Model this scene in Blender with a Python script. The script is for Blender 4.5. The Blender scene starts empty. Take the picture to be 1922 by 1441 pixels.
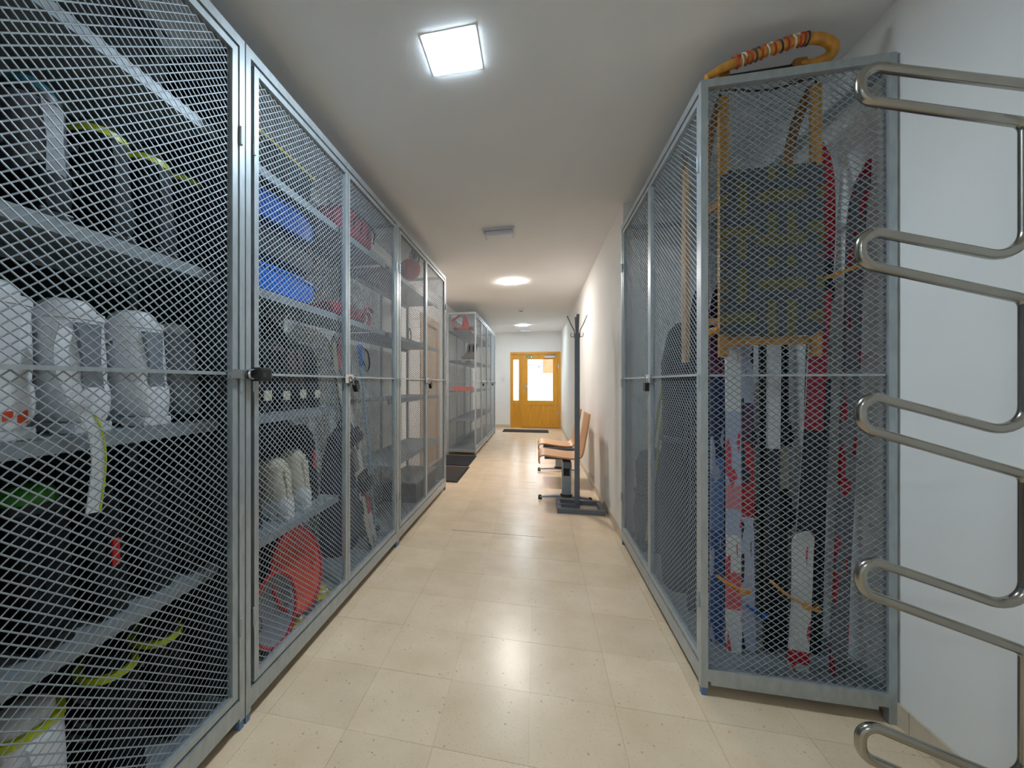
import bpy, bmesh, math, random
import numpy as np
from mathutils import Vector, Matrix
random.seed(7)
scene = bpy.context.scene
COL = scene.collection
PI = math.pi

# ------------------------------------------------------------------ camera, world, exposure
cam_d = bpy.data.cameras.new('camera')
cam_d.sensor_width = 36.0
cam_d.lens = 760.0 / 1922.0 * 36.0
cam_d.shift_x = (961.0 - 837.0) / 1922.0
cam_d.shift_y = (718.5 - 720.5) / 1922.0
cam_d.clip_start = 0.05
cam_o = bpy.data.objects.new('camera', cam_d)
cam_o.location = (0, 0, 1.17)
cam_o.rotation_euler = (PI / 2, 0, math.atan(170.0 / 760.0))
COL.objects.link(cam_o)
scene.camera = cam_o

world = bpy.data.worlds.new('overcast_sky')
scene.world = world
world.use_nodes = True
bgn = world.node_tree.nodes['Background']
bgn.inputs[0].default_value = (0.86, 0.93, 1.0, 1)
bgn.inputs[1].default_value = 5.5

LAMP = 225.0
scene.view_settings.view_transform = 'Standard'
scene.view_settings.look = 'None'
scene.view_settings.exposure = 0.0
scene.view_settings.gamma = 1.0
scene.view_settings.use_curve_mapping = False
scene.cycles.use_denoising = True
scene.cycles.max_bounces = 8
scene.cycles.diffuse_bounces = 5
scene.cycles.glossy_bounces = 4
scene.cycles.transparent_max_bounces = 8
scene.cycles.use_adaptive_sampling = True
scene.cycles.adaptive_threshold = 0.13
scene.cycles.adaptive_min_samples = 16
scene.cycles.sample_clamp_indirect = 8.0

# ------------------------------------------------------------------ materials
MATS = {}


def lin(c):
    return tuple(((v / 255.0) / 12.92 if v / 255.0 <= 0.04045 else ((v / 255.0 + 0.055) / 1.055) ** 2.4) for v in c)


def mat(name, rgb, rough=0.5, metal=0.0, var=0.12, scale=20.0, bump=0.0, bscale=60.0, spec=0.5, emit=None, stretch=None, detail=3.0):
    """Principled material; rgb in sRGB 0-255, colour varied by noise, optional fine relief."""
    if name in MATS:
        return MATS[name]
    m = bpy.data.materials.new(name)
    m.use_nodes = True
    nt = m.node_tree
    b = nt.nodes['Principled BSDF']
    c = lin(rgb)
    tc = nt.nodes.new('ShaderNodeTexCoord')
    mp = nt.nodes.new('ShaderNodeMapping')
    nt.links.new(tc.outputs['Object'], mp.inputs[0])
    if stretch:
        mp.inputs['Scale'].default_value = stretch
    nz = nt.nodes.new('ShaderNodeTexNoise')
    nz.inputs['Scale'].default_value = scale
    nz.inputs['Detail'].default_value = detail
    nt.links.new(mp.outputs[0], nz.inputs['Vector'])
    rp = nt.nodes.new('ShaderNodeValToRGB')
    rp.color_ramp.elements[0].position = 0.3
    rp.color_ramp.elements[1].position = 0.7
    rp.color_ramp.elements[0].color = (*[v * (1 - var) for v in c], 1)
    rp.color_ramp.elements[1].color = (*[min(1, v * (1 + var)) for v in c], 1)
    nt.links.new(nz.outputs['Fac'], rp.inputs[0])
    nt.links.new(rp.outputs[0], b.inputs['Base Color'])
    b.inputs['Roughness'].default_value = rough
    b.inputs['Metallic'].default_value = metal
    b.inputs['Specular IOR Level'].default_value = spec
    if bump:
        n2 = nt.nodes.new('ShaderNodeTexNoise')
        n2.inputs['Scale'].default_value = bscale
        nt.links.new(mp.outputs[0], n2.inputs['Vector'])
        bp = nt.nodes.new('ShaderNodeBump')
        bp.inputs['Strength'].default_value = bump
        bp.inputs['Distance'].default_value = 0.002
        nt.links.new(n2.outputs['Fac'], bp.inputs['Height'])
        nt.links.new(bp.outputs[0], b.inputs['Normal'])
    if emit:
        b.inputs['Emission Color'].default_value = (*emit[0], 1)
        b.inputs['Emission Strength'].default_value = emit[1]
    MATS[name] = m
    return m


def banded(name, stops, axis='Z', length=1.0, rough=0.3, marks=None):
    """Printed colour bands along an object's own axis; stops = [(position 0..1, sRGB)]; marks = (sRGB, amount) of small printed blotches."""
    if name in MATS:
        return MATS[name]
    m = bpy.data.materials.new(name)
    m.use_nodes = True
    nt = m.node_tree
    b = nt.nodes['Principled BSDF']
    b.inputs['Roughness'].default_value = rough
    tc = nt.nodes.new('ShaderNodeTexCoord')
    sx = nt.nodes.new('ShaderNodeSeparateXYZ')
    nt.links.new(tc.outputs['Object'], sx.inputs[0])
    dv = nt.nodes.new('ShaderNodeMath')
    dv.operation = 'DIVIDE'
    dv.inputs[1].default_value = length
    nt.links.new(sx.outputs[axis], dv.inputs[0])
    rp = nt.nodes.new('ShaderNodeValToRGB')
    rp.color_ramp.interpolation = 'CONSTANT'
    el = rp.color_ramp.elements
    el[0].position = stops[0][0]
    el[0].color = (*lin(stops[0][1]), 1)
    el[1].position = stops[-1][0]
    el[1].color = (*lin(stops[-1][1]), 1)
    for p, c in stops[1:-1]:
        e = el.new(p)
        e.color = (*lin(c), 1)
    nt.links.new(dv.outputs[0], rp.inputs[0])
    out = rp.outputs[0]
    if marks:
        nz = nt.nodes.new('ShaderNodeTexVoronoi')
        nz.inputs['Scale'].default_value = 38.0
        mp = nt.nodes.new('ShaderNodeMapping')
        mp.inputs['Scale'].default_value = (1.6, 1.0, 0.30)
        nt.links.new(tc.outputs['Object'], mp.inputs[0])
        nt.links.new(mp.outputs[0], nz.inputs['Vector'])
        sp = nt.nodes.new('ShaderNodeSeparateColor')
        nt.links.new(nz.outputs['Color'], sp.inputs[0])
        lt = nt.nodes.new('ShaderNodeMath')
        lt.operation = 'LESS_THAN'
        lt.inputs[1].default_value = marks[1]
        nt.links.new(sp.outputs[0], lt.inputs[0])
        mx = nt.nodes.new('ShaderNodeMix')
        mx.data_type = 'RGBA'
        nt.links.new(lt.outputs[0], mx.inputs['Factor'])
        nt.links.new(out, mx.inputs['A'])
        mx.inputs['B'].default_value = (*lin(marks[0]), 1)
        out = mx.outputs['Result']
    nt.links.new(out, b.inputs['Base Color'])
    MATS[name] = m
    return m


def floor_mat(name, grid):
    m = bpy.data.materials.new(name)
    m.use_nodes = True
    nt = m.node_tree
    b = nt.nodes['Principled BSDF']
    geo = nt.nodes.new('ShaderNodeNewGeometry')
    oi = nt.nodes.new('ShaderNodeObjectInfo')
    n1 = nt.nodes.new('ShaderNodeTexNoise')
    n1.inputs['Scale'].default_value = 5.0
    n1.inputs['Detail'].default_value = 4.0
    nt.links.new(geo.outputs['Position'], n1.inputs['Vector'])
    r1 = nt.nodes.new('ShaderNodeValToRGB')
    r1.color_ramp.elements[0].position = 0.3
    r1.color_ramp.elements[0].color = (*lin((224, 199, 166)), 1)
    r1.color_ramp.elements[1].position = 0.75
    r1.color_ramp.elements[1].color = (*lin((237, 214, 184)), 1)
    nt.links.new(n1.outputs['Fac'], r1.inputs[0])
    # terrazzo chips: brown and dark flecks, a faint pale chip pattern
    cur = r1.outputs[0]
    for sc, thr, colr, amt in ((62.0, 0.03, (168, 142, 106), 0.5), (70.0, 0.010, (110, 94, 74), 0.5), (140.0, 0.3, (228, 220, 204), 0.30), (120.0, 0.20, (182, 164, 136), 0.45), (210.0, 0.16, (176, 158, 130), 0.38)):
        v = nt.nodes.new('ShaderNodeTexVoronoi')
        v.inputs['Scale'].default_value = sc
        nt.links.new(geo.outputs['Position'], v.inputs['Vector'])
        s = nt.nodes.new('ShaderNodeSeparateColor')
        nt.links.new(v.outputs['Color'], s.inputs[0])
        l1 = nt.nodes.new('ShaderNodeMath')
        l1.operation = 'LESS_THAN'
        l1.inputs[1].default_value = thr
        nt.links.new(s.outputs[1], l1.inputs[0])
        l2 = nt.nodes.new('ShaderNodeMath')
        l2.operation = 'LESS_THAN'
        l2.inputs[1].default_value = 0.27
        nt.links.new(v.outputs['Distance'], l2.inputs[0])
        ml = nt.nodes.new('ShaderNodeMath')
        ml.operation = 'MULTIPLY'
        nt.links.new(l1.outputs[0], ml.inputs[0])
        nt.links.new(l2.outputs[0], ml.inputs[1])
        m2 = nt.nodes.new('ShaderNodeMath')
        m2.operation = 'MULTIPLY'
        nt.links.new(ml.outputs[0], m2.inputs[0])
        m2.inputs[1].default_value = amt
        mx = nt.nodes.new('ShaderNodeMix')
        mx.data_type = 'RGBA'
        nt.links.new(m2.outputs[0], mx.inputs['Factor'])
        nt.links.new(cur, mx.inputs['A'])
        mx.inputs['B'].default_value = (*lin(colr), 1)
        cur = mx.outputs['Result']
    if not grid:   # each laid tile a touch lighter or darker
        mr = nt.nodes.new('ShaderNodeMapRange')
        mr.inputs['To Min'].default_value = 0.955
        mr.inputs['To Max'].default_value = 1.03
        nt.links.new(oi.outputs['Random'], mr.inputs['Value'])
        hs = nt.nodes.new('ShaderNodeHueSaturation')
        nt.links.new(mr.outputs[0], hs.inputs['Value'])
        nt.links.new(cur, hs.inputs['Color'])
        cur = hs.outputs[0]
    else:          # far away the joints are only lines
        sp = nt.nodes.new('ShaderNodeSeparateXYZ')
        nt.links.new(geo.outputs['Position'], sp.inputs[0])
        prev = None
        for ax, off in (('X', 0.025 + 3.015), ('Y', -1.262 + 9.045)):
            a = nt.nodes.new('ShaderNodeMath')
            a.operation = 'ADD'
            a.inputs[1].default_value = off
            nt.links.new(sp.outputs[ax], a.inputs[0])
            mo = nt.nodes.new('ShaderNodeMath')
            mo.operation = 'MODULO'
            mo.inputs[1].default_value = 0.3015
            nt.links.new(a.outputs[0], mo.inputs[0])
            lt = nt.nodes.new('ShaderNodeMath')
            lt.operation = 'LESS_THAN'
            lt.inputs[1].default_value = 0.003
            nt.links.new(mo.outputs[0], lt.inputs[0])
            if prev:
                mxx = nt.nodes.new('ShaderNodeMath')
                mxx.operation = 'MAXIMUM'
                nt.links.new(prev.outputs[0], mxx.inputs[0])
                nt.links.new(lt.outputs[0], mxx.inputs[1])
                prev = mxx
            else:
                prev = lt
        h = nt.nodes.new('ShaderNodeMath')
        h.operation = 'MULTIPLY'
        h.inputs[1].default_value = 0.4
        nt.links.new(prev.outputs[0], h.inputs[0])
        mx = nt.nodes.new('ShaderNodeMix')
        mx.data_type = 'RGBA'
        nt.links.new(h.outputs[0], mx.inputs['Factor'])
        nt.links.new(cur, mx.inputs['A'])
        mx.inputs['B'].default_value = (*lin((110, 95, 75)), 1)
        cur = mx.outputs['Result']
    nt.links.new(cur, b.inputs['Base Color'])
    b.inputs['Roughness'].default_value = 0.27
    b.inputs['Specular IOR Level'].default_value = 0.45
    n3 = nt.nodes.new('ShaderNodeTexNoise')
    n3.inputs['Scale'].default_value = 9.0
    nt.links.new(geo.outputs['Position'], n3.inputs['Vector'])
    bp = nt.nodes.new('ShaderNodeBump')
    bp.inputs['Strength'].default_value = 0.06
    bp.inputs['Distance'].default_value = 0.01
    nt.links.new(n3.outputs['Fac'], bp.inputs['Height'])
    nt.links.new(bp.outputs[0], b.inputs['Normal'])
    return m


M_TILE = floor_mat('terrazzo_tile', False)
M_FLOOR = floor_mat('terrazzo_floor', True)
M_WALL = mat('white_plaster', (236, 235, 232), 0.85, var=0.02, scale=3, bump=0.15, bscale=160)
M_CEIL = mat('ceiling_paint', (235, 237, 239), 0.9, var=0.015, scale=2, bump=0.1, bscale=120)
M_SKIRT = mat('cream_skirting_tile', (206, 192, 168), 0.35, var=0.05, scale=30)
M_GALV = mat('galvanised_steel', (176, 184, 188), 0.42, 0.55, var=0.10, scale=45, bump=0.05, bscale=90, stretch=(1, 1, 0.35))
M_MESH = mat('expanded_steel', (150, 160, 168), 0.5, 0.30, var=0.06, scale=30)
M_SHELF = mat('grey_shelf_steel', (150, 158, 164), 0.5, 0.25, var=0.06, scale=12)
M_DARKPANEL = mat('darkening_sheet', (20, 22, 25), 0.7, 0.0, var=0.15, scale=8)
M_FOOT = mat('blue_lit_foot', (92, 122, 160), 0.4)  # bluish light on the post feet, put into their colour
M_BLACK = mat('black_plastic', (22, 22, 24), 0.4, var=0.15)
M_BLACKCLOTH = mat('black_nylon', (19, 20, 23), 0.85, var=0.25, scale=60, bump=0.4, bscale=400)
M_NAVY = mat('navy_nylon', (38, 44, 62), 0.75, var=0.25, scale=40, bump=0.3, bscale=300)
M_GREYCLOTH = mat('grey_nylon', (92, 95, 100), 0.8, var=0.2, scale=40, bump=0.3, bscale=300)
M_STEEL = mat('stainless_tube', (168, 164, 156), 0.22, 1.0, var=0.06, scale=14, stretch=(1, 1, 1))
M_CHROME = mat('bright_steel', (205, 207, 210), 0.25, 1.0, var=0.04)
M_WHITEPL = mat('white_plastic', (226, 227, 230), 0.35, var=0.03, scale=8)
M_OFFWHITE = mat('cream_plastic', (214, 206, 182), 0.45, var=0.06, scale=12)
M_GREYPL = mat('grey_plastic', (128, 132, 140), 0.4, var=0.05)
M_LIME = mat('lime_plastic', (190, 205, 30), 0.4, var=0.06)
M_GREEN = mat('green_plastic', (58, 140, 40), 0.4, var=0.06)
M_REDPL = mat('red_plastic', (196, 32, 38), 0.35, var=0.08)
M_REDCLOTH = mat('red_nylon', (170, 30, 44), 0.75, var=0.15, scale=30, bump=0.3, bscale=300)
M_ORANGE = mat('orange_webbing', (232, 150, 30), 0.6, var=0.08, scale=50)
M_ORANGERED = mat('orange_red_plastic', (226, 78, 44), 0.4, var=0.06)
M_BLUE = mat('bright_blue_plastic', (4, 108, 226), 0.35, var=0.06)
M_DEEPBLUE = mat('deep_blue_plastic', (14, 74, 164), 0.4, var=0.06)
M_CHARPL = mat('charcoal_plastic', (58, 60, 66), 0.4, var=0.08)
M_YELLOW = mat('yellow_plastic', (222, 196, 44), 0.4, var=0.06)
M_ASH = mat('varnished_ash', (205, 146, 58), 0.4, var=0.22, scale=9, stretch=(6, 6, 0.7), detail=6)
M_ASHDARK = mat('dark_varnished_ash', (150, 98, 38), 0.45, var=0.22, scale=9, stretch=(6, 6, 0.7), detail=6)
M_PINE = mat('pale_pine', (206, 160, 104), 0.5, var=0.2, scale=8, stretch=(8, 8, 0.5), detail=6)
M_BEECH = mat('beech_plywood', (212, 160, 112), 0.4, var=0.14, scale=10, stretch=(1, 7, 1), detail=6)
M_DOORWOOD = mat('yellow_spruce_door', (222, 158, 48), 0.4, var=0.13, scale=7, stretch=(6, 6, 0.5), detail=6)
M_TANDOOR = mat('tan_door_laminate', (196, 168, 132), 0.45, var=0.1, scale=7, stretch=(6, 6, 0.4), detail=6)
M_PAINTGREY = mat('grey_powder_coat', (104, 110, 120), 0.4, 0.2, var=0.04)
M_SILVER = mat('silver_powder_coat', (160, 168, 178), 0.35, 0.5, var=0.04)
M_MATRUB = mat('black_rubber_mat', (36, 37, 42), 0.85, var=0.3, scale=120, bump=0.6, bscale=500)
M_MATRIB = mat('grey_brown_coir', (54, 50, 48), 0.9, var=0.35, scale=150, bump=0.7, bscale=600)
M_LAMPFRAME = mat('white_lamp_frame', (235, 235, 235), 0.5, var=0.01)
M_FIXTURE = mat('white_fixture', (214, 216, 226), 0.4, var=0.02)
M_CORD = banded('striped_cord', [(i / 24, ((206, 70, 52), (235, 228, 220), (206, 70, 52), (60, 70, 96))[i % 4]) for i in range(24)], 'X', 0.5, 0.7)
M_WEBB = None


def lamp_mat(name, col, s):
    m = bpy.data.materials.new(name)
    m.use_nodes = True
    b = m.node_tree.nodes['Principled BSDF']
    b.inputs['Base Color'].default_value = (0.9, 0.9, 0.9, 1)
    b.inputs['Emission Color'].default_value = (*col, 1)
    b.inputs['Emission Strength'].default_value = s
    return m


def glass_mat():
    m = bpy.data.materials.new('clear_pane')
    m.use_nodes = True
    nt = m.node_tree
    for n in list(nt.nodes):
        nt.nodes.remove(n)
    o = nt.nodes.new('ShaderNodeOutputMaterial')
    t = nt.nodes.new('ShaderNodeBsdfTransparent')
    t.inputs[0].default_value = (0.96, 0.98, 0.97, 1)
    g = nt.nodes.new('ShaderNodeBsdfGlossy')
    g.inputs['Roughness'].default_value = 0.02
    mx = nt.nodes.new('ShaderNodeMixShader')
    mx.inputs[0].default_value = 0.06
    nt.links.new(t.outputs[0], mx.inputs[1])
    nt.links.new(g.outputs[0], mx.inputs[2])
    nt.links.new(mx.outputs[0], o.inputs[0])
    return m


M_GLASS = glass_mat()

# ------------------------------------------------------------------ mesh helpers


class MB:
    def __init__(self):
        self.v, self.f = [], []

    def add(self, vs, fs):
        n = len(self.v)
        self.v += [tuple(p) for p in vs]
        self.f += [tuple(i + n for i in q) for q in fs]
        return self

    def box(self, x0, x1, y0, y1, z0, z1, c=0.0):
        if c <= 0:
            return self.add([(x, y, z) for x in (x0, x1) for y in (y0, y1) for z in (z0, z1)],
                            [(0, 1, 3, 2), (4, 6, 7, 5), (0, 4, 5, 1), (2, 3, 7, 6), (0, 2, 6, 4), (1, 5, 7, 3)])
        bm = bmesh.new()
        bmesh.ops.create_cube(bm, size=1.0)
        for v in bm.verts:
            v.co = ((x0 + x1) / 2 + v.co.x * (x1 - x0), (y0 + y1) / 2 + v.co.y * (y1 - y0), (z0 + z1) / 2 + v.co.z * (z1 - z0))
        bmesh.ops.bevel(bm, geom=bm.edges[:], offset=c, segments=2, affect='EDGES', profile=0.6)
        return self.take(bm)

    def take(self, bm, M=None):
        bm.verts.index_update()
        vs = [(M @ v.co if M else v.co.copy()) for v in bm.verts]
        fs = [[v.index for v in f.verts] for f in bm.faces]
        bm.free()
        return self.add(vs, fs)

    def bar(self, a, b, w, t, up=(0, 0, 1)):
        """rectangular bar from a to b, w across (perpendicular to up), t along up"""
        a, b = Vector(a), Vector(b)
        d = (b - a).normalized()
        u = Vector(up)
        if abs(d.dot(u)) > 0.95:
            u = Vector((1, 0, 0))
        s = d.cross(u).normalized() * (w / 2)
        u = s.cross(d).normalized() * (t / 2)
        vs = [p + i * s + j * u for p in (a, b) for i, j in ((-1, -1), (1, -1), (1, 1), (-1, 1))]
        return self.add(vs, [(0, 1, 2, 3), (7, 6, 5, 4), (0, 4, 5, 1), (1, 5, 6, 2), (2, 6, 7, 3), (3, 7, 4, 0)])

    def loft(self, rings, cap=True):
        n = len(rings[0])
        vs, fs = [], []
        for r in rings:
            vs += [tuple(p) for p in r]
        for i in range(len(rings) - 1):
            for j in range(n):
                k = (j + 1) % n
                fs.append((i * n + j, i * n + k, (i + 1) * n + k, (i + 1) * n + j))
        if cap:
            fs.append(tuple(reversed(range(n))))
            fs.append(tuple(range((len(rings) - 1) * n, len(rings) * n)))
        return self.add(vs, fs)

    def tube(self, pts, r, n=10, cap=True, flat=1.0):
        pts = [Vector(p) for p in pts]
        rr = r if isinstance(r, (list, tuple)) else [r] * len(pts)
        rings = []
        nrm = None
        for i, p in enumerate(pts):
            t = (pts[min(i + 1, len(pts) - 1)] - pts[max(i - 1, 0)]).normalized()
            if nrm is None:
                nrm = t.orthogonal().normalized()
                for c in (Vector((0, 0, 1)), Vector((1, 0, 0))):
                    if abs(t.dot(c)) < 0.9:
                        nrm = (c - t * t.dot(c)).normalized()
                        break
            else:
                nrm = (nrm - t * t.dot(nrm)).normalized()
            b = t.cross(nrm)
            rings.append([p + nrm * (rr[i] * math.cos(2 * PI * k / n)) + b * (rr[i] * flat * math.sin(2 * PI * k / n)) for k in range(n)])
        return self.loft(rings, cap)

    def lathe(self, prof, c=(0, 0, 0), n=20, axis='Z'):
        rings = []
        for r, h in prof:
            ring = []
            for k in range(n):
                a = 2 * PI * k / n
                x, y = r * math.cos(a), r * math.sin(a)
                p = {'Z': (x, y, h), 'X': (h, x, y), 'Y': (y, h, x)}[axis]
                ring.append((p[0] + c[0], p[1] + c[1], p[2] + c[2]))
            rings.append(ring)
        return self.loft(rings)

    def extr(self, poly, y0, y1, plane='XZ'):
        def P(p, t):
            return {'XZ': (p[0], t, p[1]), 'YZ': (t, p[0], p[1]), 'XY': (p[0], p[1], t)}[plane]
        return self.loft([[P(p, y0) for p in poly], [P(p, y1) for p in poly]])

    def strip(self, prof, th, y0, y1, plane='XZ'):
        """bent sheet: open 2-D profile given thickness th and extruded from y0 to y1"""
        L, R = [], []
        for i, p in enumerate(prof):
            a = prof[max(i - 1, 0)]
            b = prof[min(i + 1, len(prof) - 1)]
            dx, dz = b[0] - a[0], b[1] - a[1]
            l = math.hypot(dx, dz) or 1
            nx, nz = -dz / l * th / 2, dx / l * th / 2
            L.append((p[0] + nx, p[1] + nz))
            R.append((p[0] - nx, p[1] - nz))
        for i in range(len(prof) - 1):
            self.extr([L[i], L[i + 1], R[i + 1], R[i]], y0, y1, plane)
        return self

    def mesh(self, name):
        me = bpy.data.meshes.new(name)
        me.from_pydata(self.v, [], self.f)
        bm = bmesh.new()
        bm.from_mesh(me)
        bmesh.ops.recalc_face_normals(bm, faces=bm.faces[:])
        bm.to_mesh(me)
        bm.free()
        return me

    def build(self, name, material, parent=None, smooth=False, label=None):
        me = self.mesh(name)
        me.materials.append(material)
        return link(name, me, parent, smooth, label)


def link(name, me, parent=None, smooth=False, label=None):
    o = bpy.data.objects.new(name, me)
    COL.objects.link(o)
    if parent:
        o.parent = parent
    if smooth:
        me.polygons.foreach_set('use_smooth', [True] * len(me.polygons))
        try:
            bm = bmesh.new()
            bm.from_mesh(me)
            for e in bm.edges:
                if len(e.link_faces) == 2 and e.calc_face_angle() > math.radians(42):
                    e.smooth = False
            bm.to_mesh(me)
            bm.free()
        except Exception:
            pass
    if label:
        o['label'] = label
    return o


def tag(o, label, cat, group=None):
    o['label'] = label
    o['category'] = cat
    if group:
        o['group'] = group
    return o


def thing(name, label, cat, loc=(0, 0, 0), rot=(0, 0, 0), group=None):
    o = bpy.data.objects.new(name, None)
    o.empty_display_size = 0.05
    COL.objects.link(o)
    o.location = loc
    o.rotation_euler = rot
    return tag(o, label, cat, group)


def dup(o, loc, rot, label, group=None):
    def cp(x, par):
        c = x.copy()
        COL.objects.link(c)
        c.parent = par
        for ch in x.children:
            cp(ch, c)
        return c
    r = cp(o, None)
    r.location = loc
    r.rotation_euler = rot
    r['label'] = label
    if group:
        r['group'] = group
    return r


def struct(o):
    o['kind'] = 'structure'
    return o


def fillet(pts, rad, seg=7):
    """round the inner corners of a polyline; rad may be a list per corner"""
    pts = [Vector(p) for p in pts]
    out = [pts[0]]
    for i in range(1, len(pts) - 1):
        r = rad[i - 1] if isinstance(rad, (list, tuple)) else rad
        a, p, b = pts[i - 1], pts[i], pts[i + 1]
        u, v = (a - p).normalized(), (b - p).normalized()
        ang = u.angle(v)
        if ang > PI - 0.01:
            out.append(p)
            continue
        d = min(r / math.tan(ang / 2), (a - p).length * 0.499, (b - p).length * 0.499)
        r2 = d * math.tan(ang / 2)
        c = p + (u + v).normalized() * (r2 / math.sin(ang / 2))
        s, e = p + u * d - c, p + v * d - c
        tot = s.angle(e)
        ax = s.cross(e).normalized()
        for k in range(seg + 1):
            out.append(c + Matrix.Rotation(tot * k / seg, 3, ax) @ s)
    out.append(pts[-1])
    return out


def curve(pts, n=8):
    """Catmull-Rom through points"""
    P = [Vector(p) for p in pts]
    P = [2 * P[0] - P[1]] + P + [2 * P[-1] - P[-2]]
    out = []
    for i in range(1, len(P) - 2):
        for k in range(n):
            t = k / n
            a, b, c, d = P[i - 1:i + 3]
            out.append(0.5 * ((2 * b) + (c - a) * t + (2 * a - 5 * b + 4 * c - d) * t * t + (3 * b - a - 3 * c + d) * t ** 3))
    out.append(P[-2])
    return out


def ell(cx, cy, z, rx, ry, n=16, p=2.0):
    out = []
    for k in range(n):
        a = 2 * PI * k / n
        c, s = math.cos(a), math.sin(a)
        out.append((cx + rx * math.copysign(abs(c) ** (2 / p), c), cy + ry * math.copysign(abs(s) ** (2 / p), s), z))
    return out


# ------------------------------------------------------------------ the room
CEIL = 2.49
XL, XR, XR2 = -1.47, 1.214, 0.622        # left wall, near right wall, far right wall
YB, YE, YN = -4.0, 10.75, 3.19           # wall behind the camera, end wall, end of the right recess

floor = struct(MB().box(XL - 0.1, XR + 0.1, YB - 0.1, 0.055, -0.12, 0.0).box(XL - 0.1, XR + 0.1, 0.055, 6.09, -0.12, -0.002)
               .box(XL - 0.1, XR + 0.1, 6.09, YE + 0.25, -0.12, 0.0).build('floor', M_FLOOR))
T = 0.3015
tile_me = MB().box(-T / 2 + 0.0006, T / 2 - 0.0006, -T / 2 + 0.0006, T / 2 - 0.0006, -0.0035, 0.0).mesh('tile')
tile_me.materials.append(M_TILE)
for i in range(-5, 5):
    for j in range(-4, 16):
        x, y = -0.025 + (i + 0.5) * T, 1.262 + (j + 0.5) * T
        if i >= 2 and y > YN + 0.1 or x > XR + 0.1:
            continue
        t = link('tile', tile_me, floor)
        t.location = (x, y, random.uniform(-0.0003, 0.0003))
        t.rotation_euler = (random.uniform(-.0006, .0006), random.uniform(-.0006, .0006), random.uniform(-.0012, .0012))
MB().box(-0.66, 0.06, 3.155, 3.159, -0.004, 0.0006).build('expansion_joint', mat('dark_joint', (120, 108, 92), 0.9), floor)

struct(MB().box(XL - 0.1, XR + 0.1, YB - 0.1, YE + 0.2, CEIL, CEIL + 0.1).build('ceiling', M_CEIL))
# left wall with the doorway between the two rows of cages
DY0, DY1, DH = 5.10, 6.02, 2.03
struct(MB().box(XL - 0.12, XL, YB, DY0, 0, CEIL).box(XL - 0.12, XL, DY1, YE, 0, CEIL).box(XL - 0.12, XL, DY0, DY1, DH, CEIL).build('wall_left', M_WALL))
struct(MB().box(XR, XR + 0.1, YB, YN, 0, CEIL).build('wall_right', M_WALL))
struct(MB().box(XR2, XR + 0.1, YN, YE, 0, CEIL).build('wall_recess', M_WALL))
struct(MB().box(XL - 0.1, XR + 0.1, YB - 0.1, YB, 0, CEIL).build('wall_back', M_WALL))
EX0, EX1, EH = -0.672, 0.602, 1.975
struct(MB().box(XL - 0.1, EX0, YE, YE + 0.25, 0, CEIL).box(EX1, XR + 0.1, YE, YE + 0.25, 0, CEIL).box(EX0, EX1, YE, YE + 0.25, EH, CEIL).build('wall_end', M_WALL))

# skirting tiles
def skirting(name, along, fixed, a, b, side):
    o = None
    n = max(1, int(round((b - a) / 0.3015)))
    mb = MB()
    if along == 'Y':
        mb.box(min(fixed, fixed + side * 0.004), max(fixed, fixed + side * 0.004), a, b, 0, 0.07)
    else:
        mb.box(a, b, min(fixed, fixed + side * 0.004), max(fixed, fixed + side * 0.004), 0, 0.07)
    o = struct(mb.build(name, mat('joint_grout', (150, 140, 125), 0.9)))
    w = (b - a) / n
    for k in range(n):
        y0, y1 = a + k * w + 0.001, a + (k + 1) * w - 0.001
        f0, f1 = sorted((fixed, fixed + side * 0.009))
        (MB().box(f0, f1, y0, y1, 0, 0.075) if along == 'Y' else MB().box(y0, y1, f0, f1, 0, 0.075)).build('skirting_tile', M_SKIRT, o)
    return o


skirting('baseboard_right', 'Y', XR, 0.1, YN, -1)
skirting('baseboard_corridor', 'Y', XR2, YN + 0.0, YE - 0.01, -1)
skirting('baseboard_end', 'X', YE, XL + 0.02, EX0 - 0.01, -1)
skirting('baseboard_left', 'Y', XL, 4.36, DY0 - 0.08, 1)

# door in the left wall
d2 = struct(MB().box(XL - 0.06, XL - 0.02, DY0 + 0.05, DY1 - 0.05, 0.005, DH - 0.05).build('door_2', M_TANDOOR))
MB().box(XL - 0.1, XL + 0.012, DY0 - 0.06, DY0 + 0.05, 0, DH + 0.06).box(XL - 0.1, XL + 0.012, DY1 - 0.05, DY1 + 0.06, 0, DH + 0.06)\
    .box(XL - 0.1, XL + 0.012, DY0 + 0.05, DY1 - 0.05, DH - 0.05, DH + 0.06).build('door_frame', M_TANDOOR, d2)
MB().tube(fillet([(XL - 0.03, DY0 + 0.12, 1.05), (XL + 0.03, DY0 + 0.12, 1.05), (XL + 0.03, DY0 + 0.24, 1.05)], 0.012), 0.008).build('door_handle', M_CHROME, d2, True)

# end door: yellow spruce, glazed leaf and narrow glazed side panel
d1 = bpy.data.objects.new('door_1', None)
COL.objects.link(d1)
d1.location = (0, 0, 0)
struct(d1)
d1['label'] = 'yellow wooden glazed entrance door with a narrow glazed side panel'
ya, yb = YE + 0.02, YE + 0.10
fr = MB()
fr.box(EX0, EX0 + 0.055, ya - 0.03, yb, 0, EH).box(EX1 - 0.07, EX1, ya - 0.03, yb, 0, EH).box(EX0 + 0.055, EX1 - 0.07, ya - 0.03, yb, EH - 0.06, EH)
fr.box(-0.405, -0.372, ya - 0.03, yb, 0, EH - 0.06).box(EX0 + 0.055, -0.405, ya - 0.02, yb, 0, 0.03)
fr.build('door_frame', M_DOORWOOD, d1)
MB().box(-0.372, EX1 - 0.07, ya - 0.02, yb + 0.02, 0.0, 0.014).build('threshold', M_PAINTGREY, d1)


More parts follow.
